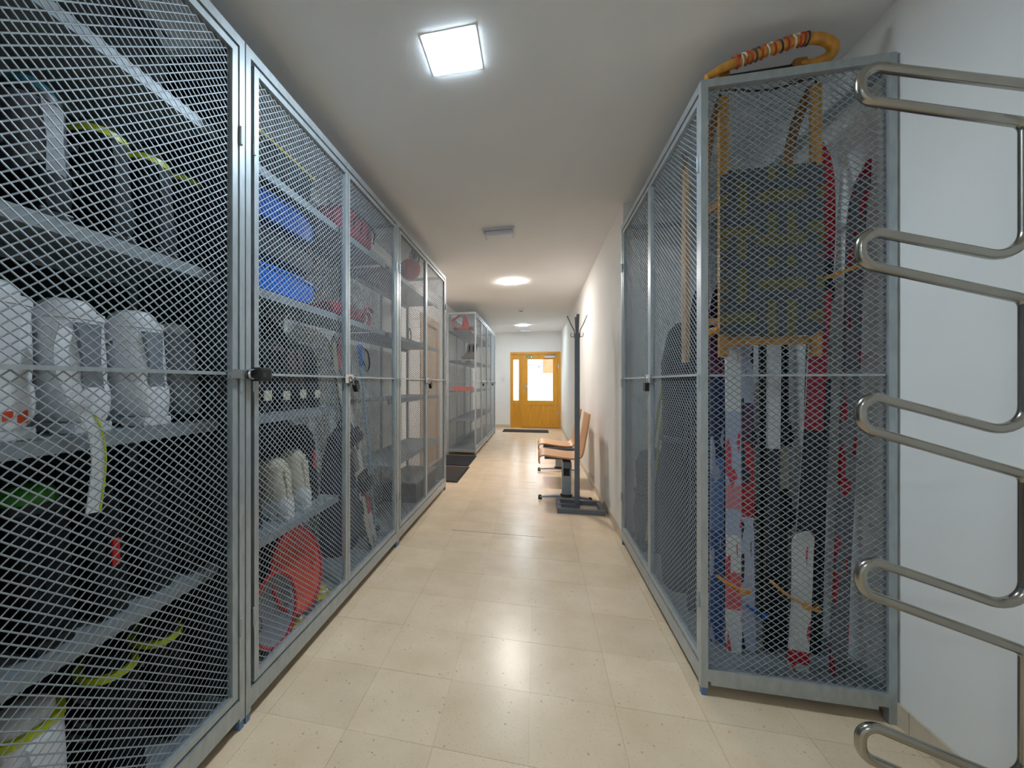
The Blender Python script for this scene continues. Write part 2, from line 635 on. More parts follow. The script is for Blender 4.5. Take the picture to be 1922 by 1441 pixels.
def leaf(name, x0, x1, gx0, gx1, gz0, gz1, z0, z1, dep):
    mb = MB()
    mb.box(x0, gx0, ya + dep, yb - 0.02, z0, z1).box(gx1, x1, ya + dep, yb - 0.02, z0, z1)
    mb.box(gx0, gx1, ya + dep, yb - 0.02, gz1, z1).box(gx0, gx1, ya + dep, yb - 0.02, gz0 - 0.10, gz0).box(gx0, gx1, ya + dep, yb - 0.02, z0, z0 + 0.10)
    l = mb.build(name, M_DOORWOOD, d1)
    MB().box(gx0, gx1, ya + dep + 0.012, yb - 0.03, z0 + 0.10, gz0 - 0.10).build('lower_panel', M_DOORWOOD, l)
    MB().box(gx0, gx1, ya + 0.035, ya + 0.041, gz0, gz1).build('pane', M_GLASS, l)
    b = MB()
    for (p, q, r, s) in ((gx0, gx0 + 0.012, gz0, gz1), (gx1 - 0.012, gx1, gz0, gz1), (gx0 + .012, gx1 - .012, gz0, gz0 + 0.012), (gx0 + .012, gx1 - .012, gz1 - 0.012, gz1)):
        b.box(p, q, ya + dep - 0.004, ya + 0.034, r, s)
    b.build('glazing_bead', M_DOORWOOD, l)
    return l


leaf('side_panel', EX0 + 0.055, -0.405, -0.605, -0.442, 0.70, 1.79, 0.03, EH - 0.06, 0.0)
lf = leaf('door_leaf', -0.37, EX1 - 0.072, -0.235, 0.42, 0.70, 1.79, 0.012, EH - 0.062, -0.01)
MB().box(-0.30, -0.262, ya - 0.02, ya - 0.01, 0.92, 1.16).build('handle_plate', M_CHROME, lf)
MB().tube(fillet([(-0.281, ya - 0.015, 1.07), (-0.281, ya - 0.065, 1.07), (-0.18, ya - 0.065, 1.07)], 0.015), 0.009).build('door_handle', M_CHROME, lf, True)
MB().box(0.20, 0.46, ya - 0.06, ya - 0.01, 1.815, 1.865, 0.006).build('door_closer', M_FIXTURE, lf)
MB().bar((0.22, ya - 0.05, 1.872), (0.47, ya - 0.045, 1.905), 0.02, 0.012).build('closer_arm', M_SILVER, lf)
MB().box(0.535, 0.555, ya - 0.035, ya - 0.005, 1.55, 1.65).box(0.535, 0.555, ya - 0.035, ya - 0.005, 0.35, 0.45).build('hinge', M_CHROME, lf)
M_SIGN = mat('exit_green', (30, 134, 96), 0.5, var=0.02)
M_SIGNW = mat('sign_white', (238, 242, 238), 0.5, var=0.01)
sg = MB().box(-0.262, -0.088, ya - 0.014, ya - 0.0105, 1.813, 1.873).build('exit_sign', M_SIGN, lf)
sw = MB()
sy0, sy1 = ya - 0.0155, ya - 0.0138
sw.box(-0.148, -0.104, sy0, sy1, 1.822, 1.864)                                              # the doorway
sw.extr([(-0.215, 1.842), (-0.190, 1.824), (-0.190, 1.836), (-0.172, 1.836), (-0.172, 1.848), (-0.190, 1.848), (-0.190, 1.860)], sy0, sy1)   # arrow
for a, b, w in (((-0.236, 1.846), (-0.243, 1.834), .008), ((-0.243, 1.834), (-0.232, 1.824), .006), ((-0.243, 1.834), (-0.254, 1.826), .006), ((-0.236, 1.846), (-0.225, 1.842), .005)):
    sw.bar((a[0], sy0 + 0.001, a[1]), (b[0], sy0 + 0.001, b[1]), w, 0.0018, (0, 1, 0))
sw.lathe([(0.0, sy0), (0.005, sy0), (0.005, sy1), (0.0, sy1)], (-0.232, 0, 1.855), 10, 'Y')
sw.build('running_figure_print', M_SIGNW, sg)
# light switch beside the door
sw1 = thing('light_switch', 'small white light switch on the end wall left of the yellow door', 'switch', (-0.865, YE, 1.26))
MB().box(-0.04, 0.04, -0.010, 0.0, -0.04, 0.04, 0.003).build('plate', M_FIXTURE, sw1)
MB().box(-0.026, 0.026, -0.015, -0.008, -0.026, 0.026, 0.002).build('rocker', M_WHITEPL, sw1)

# ------------------------------------------------------------------ outside the end door
struct(MB().box(-14, 16, YE + 0.25, 44, -0.4, -0.06).build('ground_lawn', mat('lawn_grass', (176, 200, 140), 0.95, var=0.25, scale=3)))
struct(MB().box(-1.6, 1.3, YE + 0.25, 15.5, -0.1, -0.03).build('ground_landing', mat('pale_concrete', (196, 194, 188), 0.9, var=0.08, scale=6)))
bd = thing('house', 'white house with an orange red upper storey outside the glazed door', 'building', (2.97, 24.0, -0.06))
MB().box(-2.6, 6.0, 0, 5.0, 0, 1.80).build('wall', mat('white_render', (226, 226, 222), 0.9, var=0.03), bd)
MB().box(-2.6, 6.05, -0.06, 5.0, 1.80, 5.2).build('cladding', mat('orange_cladding', (214, 120, 92), 0.8, var=0.1, scale=3), bd)
MB().box(-2.72, -2.61, -0.1, 0.05, 1.7, 5.2).build('downpipe', mat('blue_grey_pipe', (140, 168, 190), 0.5), bd)
for k in range(2):
    w = MB().box(-1.6 + 3.0 * k, -0.4 + 3.0 * k, -0.03, 0.02, 0.7, 1.5).build('window', M_FIXTURE, bd)
    MB().box(-1.53 + 3.0 * k, -0.47 + 3.0 * k, -0.036, -0.028, 0.77, 1.43).build('pane', mat('dark_window', (70, 82, 96), 0.1), w)
for nm, x, y, h in (('second', -0.62, 19.0, 2.3), ('nearest', 0.10, 17.5, 1.9)):
    p = thing('fence_post', 'slim grey post outside the glass, %s to the left jamb' % ('nearer' if nm == 'second' else 'farther in from'), 'post', (x, y, -0.06))
    p['label'] = 'slim grey post outside the glass, left of the two' if nm == 'second' else 'slim grey post outside the glass, right of the two'
    MB().box(-0.06, 0.06, -0.06, 0.06, 0, h).build('shaft', M_SILVER, p)
    MB().box(-0.08, 0.08, -0.08, 0.08, h, h + 0.04).build('cap', M_PAINTGREY, p)

# ------------------------------------------------------------------ ceiling lamps and fixtures
LM_COOL = lamp_mat('led_diffuser_cool', (0.74, 0.89, 1.0), LAMP * 0.92)
LM_WARM = lamp_mat('led_diffuser_warm', (1.0, 0.955, 0.91), LAMP * 1.22)
LM_DAY = lamp_mat('led_diffuser_neutral', (0.82, 0.91, 1.0), LAMP * 0.80)


def led(x, y, m, label, s=0.19, dep=0.0042):
    o = thing('ceiling_light', label, 'ceiling light', (x, y, CEIL), group='square LED lights in a line along the ceiling')
    h = s / 2
    f = MB()
    for a, b, c, d in ((-h - .012, h + .012, -h - .012, -h), (-h - .012, h + .012, h, h + .012), (-h - .012, -h, -h, h), (h, h + .012, -h, h)):
        f.box(a, b, c, d, -0.0012, 0.0)
    f.build('frame', M_LAMPFRAME, o)
    MB().box(-h, h, -h, h, -dep, -0.0005).build('diffuser', m, o)
    return o


led(-0.325, 1.585, LM_COOL, 'large bright square ceiling light nearest the camera')
led(-0.315, 5.33, LM_WARM, 'second ceiling light, farther along past the flat white ceiling fixture', dep=0.013)
led(-0.30, 9.40, LM_DAY, 'small distant ceiling light close to the yellow door', dep=0.010)
led(-0.325, -2.15, LM_COOL, 'unseen ceiling light added behind the camera for fill')  # unseen lamp, added to fill the near end with light

em = thing('emergency_light', 'flat white emergency light box on the ceiling between the first two square lights', 'emergency light', (-0.315, 3.53, CEIL))
MB().box(-0.135, 0.135, -0.085, 0.085, -0.018, 0.0, 0.004).build('base', M_FIXTURE, em)
MB().box(-0.125, 0.125, -0.07, 0.07, -0.052, -0.018, 0.012).build('housing', M_FIXTURE, em)
MB().box(-0.11, 0.11, -0.055, 0.055, -0.056, -0.050, 0.002).build('lens', mat('frosted_lens', (228, 232, 240), 0.3, var=0.01), em)
sd = thing('smoke_detector', 'small round smoke detector on the ceiling beyond the second light', 'smoke detector', (-0.27, 7.35, CEIL))
MB().lathe([(0, 0), (0.055, 0), (0.055, -0.012), (0.048, -0.03), (0.03, -0.04), (0, -0.042)], n=18).build('housing', M_FIXTURE, sd, True)
MB().lathe([(0.03, -0.037), (0.033, -0.037), (0.033, -0.046), (0.0, -0.048)], n=16).build('sensor_cap', M_GREYPL, sd, True)
e2 = thing('emergency_light', 'distant small emergency light box on the ceiling in front of the yellow door', 'emergency light', (-0.27, 10.15, CEIL))
MB().box(-0.13, 0.13, -0.06, 0.06, -0.02, 0.0, 0.004).build('base', M_FIXTURE, e2)
MB().box(-0.12, 0.12, -0.05, 0.05, -0.06, -0.02, 0.01).build('housing', M_FIXTURE, e2)

# ------------------------------------------------------------------ wire mesh cages
_meshcache = {}


def expanded(w, h, cw=0.030, ch=0.024, sw=0.0034, th=0.0008):
    """expanded metal sheet in the local YZ plane, origin at the lower corner, as one mesh of strands"""
    key = (round(w, 3), round(h, 3))
    if key in _meshcache:
        return _meshcache[key]
    ni, nj = int(w / (cw / 2)) + 2, int(h / (ch / 2)) + 2
    segs = []
    for i in range(ni):
        for j in range(nj):
            if (i + j) % 2 == 0:
                for dj in (1, -1):
                    a = np.array([i * cw / 2, j * ch / 2])
                    b = np.array([(i + 1) * cw / 2, (j + dj) * ch / 2])
                    segs.append((a[0], a[1], b[0], b[1]))
            else:
                for dj in (1, -1):
                    pass
    S = np.array(segs)
    # clip to the sheet
    a, b = S[:, :2], S[:, 2:]
    d = b - a
    t0 = np.zeros(len(S))
    t1 = np.ones(len(S))
    for k, lim in ((0, w), (1, h)):
        with np.errstate(divide='ignore', invalid='ignore'):
            ta = (0 - a[:, k]) / d[:, k]
            tb = (lim - a[:, k]) / d[:, k]
        lo, hi = np.minimum(ta, tb), np.maximum(ta, tb)
        t0, t1 = np.maximum(t0, lo), np.minimum(t1, hi)
    ok = t1 - t0 > 0.02
    a2 = (a + d * t0[:, None])[ok]
    b2 = (a + d * t1[:, None])[ok]
    d = b2 - a2
    L = np.linalg.norm(d, axis=1)[:, None]
    nrm = np.stack([-d[:, 1], d[:, 0]], 1) / L * (sw / 2)
    n = len(a2)
    V = np.zeros((n, 8, 3))
    for q, (p, s, x) in enumerate(((a2, -1, -1), (a2, 1, -1), (a2, 1, 1), (a2, -1, 1), (b2, -1, -1), (b2, 1, -1), (b2, 1, 1), (b2, -1, 1))):
        V[:, q, 1:] = p + s * nrm
        # the strands are slightly twisted out of the sheet, as in expanded metal
        V[:, q, 0] = x * th / 2 + s * 0.0004
    F = np.array([(0, 4, 5, 1), (1, 5, 6, 2), (2, 6, 7, 3), (3, 7, 4, 0)])
    F = (F[None] + (np.arange(n) * 8)[:, None, None]).reshape(-1)
    me = bpy.data.meshes.new('mesh_panel')
    me.vertices.add(n * 8)
    me.vertices.foreach_set('co', V.reshape(-1))
    nf = n * 4
    me.loops.add(nf * 4)
    me.loops.foreach_set('vertex_index', F.astype(np.int32))
    me.polygons.add(nf)
    me.polygons.foreach_set('loop_start', np.arange(nf, dtype=np.int32) * 4)
    me.update(calc_edges=True)
    me.materials.append(M_MESH)
    _meshcache[key] = me
    return me


SHELVES = (0.085, 0.56, 1.045, 1.54, 2.02)


def cage(label, xf, xb, y0, y1, top, shelf_levels=(), shelf_x=None, side0=False, side1=False, back=None, group=None, shelf_span=None):
    """double-door storage cage; xf = front plane, xb = back plane, doors in the front plane"""
    s = 1 if xf > xb else -1                     # outward direction
    c = thing('storage_cage', label, 'storage cage', (xf, (y0 + y1) / 2, 0), group=group)
    inv = Vector((-xf, -(y0 + y1) / 2, 0))

    def part(mb, name, m, parent=c, smooth=False):
        if parent is c:
            mb.v = [tuple(Vector(p) + inv) for p in mb.v]
        return mb.build(name, m, parent, smooth)
    p = 0.024
    x_in = xf - s * 0.024
    xa, xz = min(xf, x_in), max(xf, x_in)
    ba, bz = (xb, xb + s * p) if s > 0 else (xb - p, xb)
    for yy in (y0, y1 - p):
        part(MB().box(xa, xz, yy, yy + p, 0.03, top), 'post', M_GALV)
        part(MB().box(xa + 0.003, xz - 0.003, yy + 0.002, yy + p - 0.002, 0.0, 0.032), 'foot', M_FOOT)
        part(MB().box(ba, bz, yy, yy + p, 0.0, top), 'rear_post', M_GALV)
        part(MB().box(min(x_in, bz if s > 0 else ba), max(x_in, bz if s > 0 else ba), yy, yy + p, top - 0.03, top), 'side_rail', M_GALV)
        part(MB().box(min(x_in, bz if s > 0 else ba), max(x_in, bz if s > 0 else ba), yy, yy + p, 0.055, 0.10), 'side_rail', M_GALV)
    ym = (y0 + y1) / 2
    part(MB().box(ba, bz, ym - p / 2, ym + p / 2, 0.0, top), 'rear_post', M_GALV)
    part(MB().box(xa, xz, y0 + p, y1 - p, top - 0.033, top), 'top_rail', M_GALV)
    part(MB().box(xa, xz, y0 + p, y1 - p, 0.045, 0.105), 'bottom_rail', M_GALV)
    part(MB().box(ba, bz, y0 + p, y1 - p, top - 0.033, top), 'rear_rail', M_GALV)
    part(MB().box(ba, bz, y0 + p, y1 - p, 0.055, 0.10), 'rear_rail', M_GALV)
    part(MB().box(min(x_in, bz if s > 0 else ba), max(x_in, bz if s > 0 else ba), y0 + p, y1 - p, 0.060, 0.072), 'floor_tray', M_SHELF)
    # doors
    g, g1 = (0.047, 0.028) if top > 2.32 else (0.030, 0.030)
    zd0, zd1 = 0.113, top - 0.040
    st = 0.024
    for k in range(2):
        a = y0 + g if k == 0 else ym + 0.002
        b = ym - 0.002 if k == 0 else y1 - g1
        db = MB()
        fx0, fx1 = sorted((xf - s * 0.004, xf - s * 0.026))
        db.box(fx0, fx1, a, a + st, zd0, zd1).box(fx0, fx1, b - st, b, zd0, zd1)
        db.box(fx0, fx1, a + st, b - st, zd0, zd0 + st).box(fx0, fx1, a + st, b - st, zd1 - st, zd1)
        dr = part(db, 'door', M_GALV)
        me = expanded(b - a - 2 * st + 0.02, zd1 - zd0 - 2 * st + 0.02)
        pn = link('mesh_panel', me, dr)
        pn['kind'] = 'stuff'
        pn.location = Vector((xf - s * 0.018, a + st - 0.01, zd0 + st - 0.01)) + inv
        cb = MB().box(*sorted((xf - s * 0.006, xf - s * 0.014)), a + st, b - st, 1.196, 1.206)
        cb.v = [tuple(Vector(q) + inv) for q in cb.v]
        cb.build('cross_bar', M_GALV, dr)
        hy = b - 0.02 if k == 0 else a + 0.02
        hb = MB().box(*sorted((xf - s * 0.004, xf + s * 0.004)), hy - 0.022, hy + 0.022, 1.17, 1.215)
        hb.v = [tuple(Vector(q) + inv) for q in hb.v]
        hb.build('hasp', M_CHROME, dr)
        ob = a if k == 0 else b
        for zz in (0.35, 1.17, 2.0):
            hg = MB().tube([(xf + s * 0.002, ob + (-0.008 if k == 0 else 0.008), zz - 0.03), (xf + s * 0.002, ob + (-0.008 if k == 0 else 0.008), zz + 0.03)], 0.006, 8)
            hg.v = [tuple(Vector(q) + inv) for q in hg.v]
            hg.build('hinge', M_GALV, dr, True)
    for flag, yy in ((side0, y0 + p / 2), (side1, y1 - p / 2)):
        if flag:
            me = expanded(abs(xf - xb) - 0.05, top - 0.12)
            pn = link('side_mesh', me, c)
            pn['kind'] = 'stuff'
            pn.rotation_euler = (0, 0, -PI / 2) if s > 0 else (0, 0, PI / 2)
            # local Y runs along X of the room
            pn.location = Vector((min(xf, xb) + 0.025 if True else 0, yy, 0.085)) + inv
            pn.rotation_euler = (0, 0, -PI / 2)
            part(MB().box(min(xf, xb) + 0.03, max(xf, xb) - 0.03, yy - 0.006, yy + 0.006, 1.194, 1.202), 'side_bar', M_GALV)
    # shelving rack inside
    if shelf_levels:
        sx0, sx1 = shelf_x
        for z in shelf_levels:
            for (q0, q1) in (shelf_span or ((y0 + 0.03, y1 - 0.03),)):
                mb = MB().box(min(sx0, sx1), max(sx0, sx1), q0, q1, z - 0.004, z)
                e0, e1 = sorted((sx0, sx0 - s * 0.012))
                mb.box(e0, e1, q0, q1, z - 0.034, z - 0.004)
                e0, e1 = sorted((sx1, sx1 + s * 0.012))
                mb.box(e0, e1, q0, q1, z - 0.034, z - 0.004)
                part(mb, 'shelf', M_SHELF)
        for (q0, q1) in (shelf_span or ((y0 + 0.03, y1 - 0.03),)):
            for yy in (q0, q1 - 0.03):
                e0, e1 = sorted((sx1 + s * 0.013, sx1 + s * 0.016))
                part(MB().box(e0, e1, yy, yy + 0.03, 0.09, shelf_levels[-1]), 'shelf_upright', M_SHELF)
    if back:
        bx = xb + s * 0.026
        part(MB().box(*sorted((bx, bx + s * 0.003)), y0 + 0.03, y1 - 0.03, 0.10, top - 0.035), 'added_dark_back', back)  # dark sheet added to keep the cage interior black
    return c


XF = -0.97
XBK = -1.42
SX = (-1.05, -1.40)
LT = 2.332
cageA = cage('long storage cage of wire mesh at far left, filled with ski boots, nearest the camera', XF, XBK, -0.345, 1.197, LT, SHELVES, SX, back=M_DARKPANEL, group='wire mesh storage cages')
cageB = cage('second left wire mesh storage cage, with blue sledges and leaning skis inside', XF, XBK, 1.203, 2.757, LT, SHELVES, SX, group='wire mesh storage cages', shelf_span=((1.235, 2.02),))
cageC = cage('third left wire mesh storage cage, nearly empty with a red ball on its shelf', XF, XBK, 2.763, 4.335, LT, SHELVES, SX, side1=True, group='wire mesh storage cages')
cageE = cage('far left wire mesh storage cage beyond the dark floor mats, red toys on top shelf', -0.945, -1.42, 6.43, 7.975, 2.31, SHELVES, (-1.02, -1.40), side0=True, group='wire mesh storage cages')
cageF = cage('farthest left wire mesh storage cage, nearest the yellow door', -0.945, -1.42, 7.985, 9.53, 2.31, SHELVES, (-1.02, -1.40), group='wire mesh storage cages')
cageD = cage('right hand wire mesh storage cage full of skis with a wooden sledge', 0.602, 1.206, 1.69, 3.155, 2.305, side0=True, group='wire mesh storage cages')
mb = MB().box(-1.40, -1.0, 1.176, 1.180, 0.10, 2.30)
mb.v = [(q[0] - XF, q[1] - 0.426, q[2]) for q in mb.v]
mb.build('added_dark_divider', M_DARKPANEL, cageA)  # added sheet, stops light leaking in from the next cage
# upper shelf boards in the leaning-ski half of the second cage
for z in (1.54, 2.02):
    mb = MB().box(-1.40, -1.05, 2.03, 2.72, z - 0.004, z).box(-1.062, -1.05, 2.03, 2.72, z - 0.034, z - 0.004)
    mb.v = [(q[0] - XF, q[1] - 1.98, q[2]) for q in mb.v]
    mb.build('shelf', M_SHELF, cageB)
# plinth tray under the right cage and its solid floor plate
mb = MB().box(0.64, 1.16, 1.70, 1.712, 0.035, 0.085)
mb.v = [(q[0] - 0.602, q[1] - 2.4225, q[2]) for q in mb.v]
mb.build('plinth', M_GALV, cageD)


def padlock(label, x, y, z, s, w=0.04, tilt=0.0, side=False):
    o = thing('padlock', label, 'padlock', (x, y, z), (tilt, 0, 0), 'black padlocks on the cage doors')
    b = MB()
    if side:                                     # turned out sideways, seen broadside
        b.box(-0.019, 0.019, -0.004, 0.068, -0.024, 0.024, 0.008)
        bo = b.build('body', M_BLACK, o)
        MB().box(-0.021, 0.021, 0.012, 0.030, -0.010, 0.006).build('band', M_CHARPL, bo)
        MB().tube(fillet([(0, 0.0, 0.014), (0, -0.030, 0.014), (0, -0.030, -0.014), (0, 0.0, -0.014)], 0.013), 0.0045, 8).build('shackle', M_CHROME, o, True)
    else:
        b.box(-0.013, 0.013, -w / 2, w / 2, -0.075, -0.028, 0.005)
        bo = b.build('body', M_BLACK, o)
        MB().lathe([(0, -0.078), (0.006, -0.078), (0.006, -0.074), (0, -0.074)], n=10).build('keyhole', M_CHROME, bo)
        MB().tube(fillet([(0, -w * .32, -0.03), (0, -w * .32, 0.006), (0, w * .32, 0.006), (0, w * .32, -0.03)], 0.012), 0.004, 8).build('shackle', M_CHROME, o, True)
    return o


padlock('big black padlock sticking out beside the nearest cage post', -0.948, 1.222, 1.20, 1, side=True)
padlock('black padlock hanging at an angle between the doors of the second left cage', -0.955, 2.01, 1.195, 1, 0.045, 0.6)
padlock('small black padlock on the doors of the third left cage', -0.955, 3.60, 1.195, 1, 0.045, 0.4)
padlock('black padlock with steel shackle on the right hand cage doors', 0.598, 2.45, 1.20, -1, 0.05, 0.0)
padlock('tiny black padlock on the far left cage beyond the mats', -0.93, 7.22, 1.19, 1, 0.055, 0.5)
padlock('tiny black padlock on the farthest left cage near the yellow door', -0.93, 8.78, 1.19, 1, 0.055, 0.5)
# latch plate on the nearest post
hp = MB().box(-0.972, -0.958, 1.120, 1.215, 1.185, 1.215)
hp.v = [(q[0] - XF, q[1] - 0.426, q[2]) for q in hp.v]
hp.build('latch_plate', M_CHROME, cageA)
# fine mesh lid of the right cage
me = expanded(0.55, 1.40)
lid = link('top_mesh', me, cageD)
lid['kind'] = 'stuff'
lid.rotation_euler = (PI / 2, 0, 0)
lid.matrix_local = Matrix(((0, 1, 0, 0.03), (0, 0, 1, -0.70), (1, 0, 0, 2.296), (0, 0, 0, 1)))

# ------------------------------------------------------------------ ski boots
M_TEAL = mat('teal_plastic', (30, 98, 118), 0.5)
M_BOOTDARK = mat('black_boot_shell', (20, 21, 24), 0.6, var=0.1, spec=0.2)
M_BOOTGREY = mat('grey_boot_shell', (104, 106, 116), 0.35, var=0.06)
M_BROWN = mat('brown_leather', (66, 48, 38), 0.6, var=0.2, scale=25)


def ring_yz(x, hw, z0, z1, n=14):
    zc, hz = (z0 + z1) / 2, (z1 - z0) / 2
    out = []
    for k in range(n):
        a = 2 * PI * k / n
        c, s = math.cos(a), math.sin(a)
        out.append((x, hw * math.copysign(abs(c) ** 0.6, c), zc + hz * math.copysign(abs(s) ** 0.7, s)))
    return out


def ski_boot(label, x, y, z, shell, cuff, liner, accent, sole=None, group=None, wide=1.0, tall=1.0, rz=0.0, graphic=None, spine=False, tab=None, tz=(0.13, 0.20), strapm=None):
    o = thing('ski_boot', label, 'ski boot', (x, y, z), (0, 0, rz), group)
    W = wide

    def fin(mb, name, m, par=o, sm=True):
        mb.v = [(p[0], p[1] * W, p[2] * tall) for p in mb.v]
        return mb.build(name, m, par, sm)
    so = MB()
    so.box(-0.085, -0.002, -0.034, 0.034, 0.0, 0.026, 0.004).box(-0.305, -0.16, -0.035, 0.035, 0.0, 0.024, 0.004).box(-0.17, -0.07, -0.026, 0.026, 0.008, 0.026)
    fin(so, 'sole', sole or M_BLACK, sm=False)
    fin(MB().loft([ring_yz(*q) for q in ((0.0, 0.026, 0.024, 0.100), (-0.012, 0.037, 0.022, 0.135), (-0.05, 0.043, 0.022, 0.165), (-0.10, 0.045, 0.022, 0.168), (-0.15, 0.047, 0.022, 0.135),
                                         (-0.20, 0.051, 0.022, 0.105), (-0.25, 0.049, 0.022, 0.088), (-0.285, 0.040, 0.022, 0.074), (-0.30, 0.025, 0.026, 0.058))]), 'shell', shell)
    cu = fin(MB().loft([ell(-0.078, 0, 0.105, 0.070, 0.047, p=2.6), ell(-0.078, 0, 0.15, 0.068, 0.050, p=2.6), ell(-0.085, 0, 0.20, 0.066, 0.053, p=2.6), ell(-0.094, 0, 0.25, 0.068, 0.055, p=2.6), ell(-0.100, 0, 0.282, 0.070, 0.057, p=2.6)]), 'cuff', cuff)
    fin(MB().loft([ell(-0.098, 0, 0.255, 0.057, 0.047), ell(-0.098, 0, 0.295, 0.060, 0.050), ell(-0.094, 0, 0.318, 0.054, 0.046), ell(-0.090, 0, 0.332, 0.038, 0.034), ell(-0.088, 0, 0.337, 0.018, 0.016)]), 'liner', liner)
    fin(MB().loft([[(-0.004, -0.020, 0.10), (-0.004, 0.020, 0.10), (-0.022, 0.020, 0.10), (-0.022, -0.020, 0.10)], [(-0.009, -0.016, 0.19), (-0.009, 0.016, 0.19), (-0.03, 0.016, 0.19), (-0.03, -0.016, 0.19)],
                   [(-0.017, -0.022, 0.272), (-0.017, 0.022, 0.272), (-0.04, 0.022, 0.272), (-0.04, -0.022, 0.272)]]), 'spine', accent if spine else cuff, cu, False)
    fin(MB().loft([ell(-0.101, 0, 0.283, 0.073, 0.060, p=2.6), ell(-0.102, 0, 0.301, 0.072, 0.060, p=2.6)]), 'power_strap', strapm or (accent if accent is not M_BOOTGREY else M_BLACK))
    for zz, xx in ((0.13, -0.13), (0.17, -0.11), (0.235, -0.11)):
        for sgn in (1, -1):
            bu = MB().box(xx - 0.028, xx + 0.03, sgn * 0.053 - 0.004, sgn * 0.053 + 0.004, zz - 0.007, zz + 0.007, 0.002)
            fin(bu, 'buckle', M_CHROME if sgn > 0 else M_GREYPL, sm=False)
    if tab:
        fin(MB().box(-0.012, 0.0015 if tz[1] < 0.12 else -0.002, -0.010 if tz[1] > 0.12 else -0.026, 0.010 if tz[1] > 0.12 else 0.026, tz[0], tz[1], 0.002), 'heel_tab', tab, sm=False)
    if graphic:
        mb = MB()
        for k in range(3):
            mb.box(-0.004, 0.002, -0.024 + k * 0.017, -0.012 + k * 0.017, 0.036 + 0.006 * (k % 2), 0.062, 0.001)
        fin(mb, 'heel_print', graphic, sm=False)
    return o


HX = -1.075
gw = 'white ski boots on the middle shelf'
ski_boot('leftmost big white ski boot on the middle shelf, red heel print', HX, 0.625, 1.046, M_WHITEPL, M_WHITEPL, M_WHITEPL, M_WHITEPL, M_WHITEPL, gw, 1.5, 1.05, graphic=M_ORANGERED)
b2 = ski_boot('white ski boot in the middle of the row, its strap dangling down', HX, 0.795, 1.046, M_WHITEPL, M_WHITEPL, M_WHITEPL, M_GREYPL, M_WHITEPL, gw, 1.30, spine=True, strapm=M_WHITEPL)
ski_boot('white ski boot to the right of the one with dangling strap', HX, 0.97, 1.046, M_WHITEPL, M_WHITEPL, M_WHITEPL, M_GREYPL, M_WHITEPL, gw, 1.30, spine=True, strapm=M_WHITEPL)
ski_boot('pale grey ski boot at the right end of the white boot row', HX - 0.02, 1.115, 1.046, M_GREYPL, M_GREYPL, M_WHITEPL, M_GREYPL, M_BLACK, gw, 1.05, 0.95)
st = MB()
pts = curve([(-1.065, 0.725, 1.30), (-1.045, 0.700, 1.245), (-1.036, 0.700, 1.19), (-1.030, 0.722, 1.125), (-1.026, 0.752, 1.07), (-1.030, 0.768, 1.00), (-1.034, 0.768, 0.93), (-1.036, 0.760, 0.86)], 6)
for i in range(len(pts) - 1):
    st.bar(pts[i], pts[i + 1] + (pts[i + 1] - pts[i]) * 0.05, 0.030, 0.004, (1, 0, 0))
st.v = [(p[0] - HX, p[1] - 0.795, p[2] - 1.046) for p in st.v]
sto = st.build('dangling_strap', M_WHITEPL, b2)
st = MB()
for i in range(len(pts) // 2, len(pts) - 1):
    off = Vector((0.002, 0.0155, 0))
    st.bar(pts[i] + off, pts[i + 1] + off, 0.004, 0.005, (1, 0, 0))
st.v = [(p[0] - HX, p[1] - 0.795, p[2] - 1.046) for p in st.v]
st.build('strap_edging', M_LIME, sto)

gu = 'dark ski boots on the upper shelf'
ski_boot('dark ski boot with grey cuff and teal liner on the upper shelf', HX, 0.715, 1.541, M_BOOTDARK, M_BOOTGREY, M_TEAL, M_BOOTGREY, None, gu, 1.05)
ski_boot('black ski boot with bright lime strap on the upper shelf, left of the lime ones', HX, 0.87, 1.541, M_BOOTDARK, M_BOOTDARK, M_BLACKCLOTH, M_LIME, None, gu, 1.05)
ski_boot('black ski boot with bright lime strap on the upper shelf, middle of the lime ones', HX, 1.005, 1.541, M_BOOTDARK, M_BOOTDARK, M_BLACKCLOTH, M_LIME, None, gu, 1.05)
ski_boot('black ski boot with lime strap on the upper shelf, closest to the cage post', HX, 1.125, 1.541, M_BOOTDARK, M_BOOTDARK, M_BLACKCLOTH, M_LIME, None, gu, 0.95)
ski_boot('black ski boot with grey liner at the left end of the upper shelf', HX, 0.575, 1.541, M_BOOTDARK, M_BOOTDARK, M_GREYCLOTH, M_BOOTGREY, None, gu, 1.05)
gl = 'dark ski boots on the lower shelf'
ski_boot('black ski boot with green liner on the lower shelf under the white boots', HX, 0.715, 0.561, M_BOOTDARK, M_BOOTDARK, M_GREEN, M_BLACK, None, gl, 1.15, 1.1)
ski_boot('black ski boot with a red heel tab on the lower shelf', HX, 0.85, 0.561, M_BOOTDARK, M_BOOTDARK, M_BLACKCLOTH, M_BOOTDARK, None, gl, 1.0, tab=M_REDPL)
ski_boot('plain black ski boot on the lower shelf right of the red tabbed one', HX, 0.985, 0.561, M_BOOTDARK, M_BOOTDARK, M_BLACKCLOTH, M_BOOTDARK, None, gl, 1.1)
ski_boot('plain black ski boot at the right end of the lower shelf', HX, 1.115, 0.561, M_BOOTDARK, M_BOOTDARK, M_BLACKCLOTH, M_BOOTGREY, None, gl, 1.05)
ski_boot('plain black ski boot at the left end of the lower shelf', HX, 0.575, 0.561, M_BOOTDARK, M_BOOTDARK, M_BLACKCLOTH, M_BOOTDARK, None, gl, 1.1)
gb = 'ski boots on the bottom shelf'
ski_boot('tall white ski boot with lime strap in the bottom left corner', HX, 0.70, 0.086, M_WHITEPL, M_WHITEPL, M_WHITEPL, M_LIME, None, gb, 1.35, 1.0)
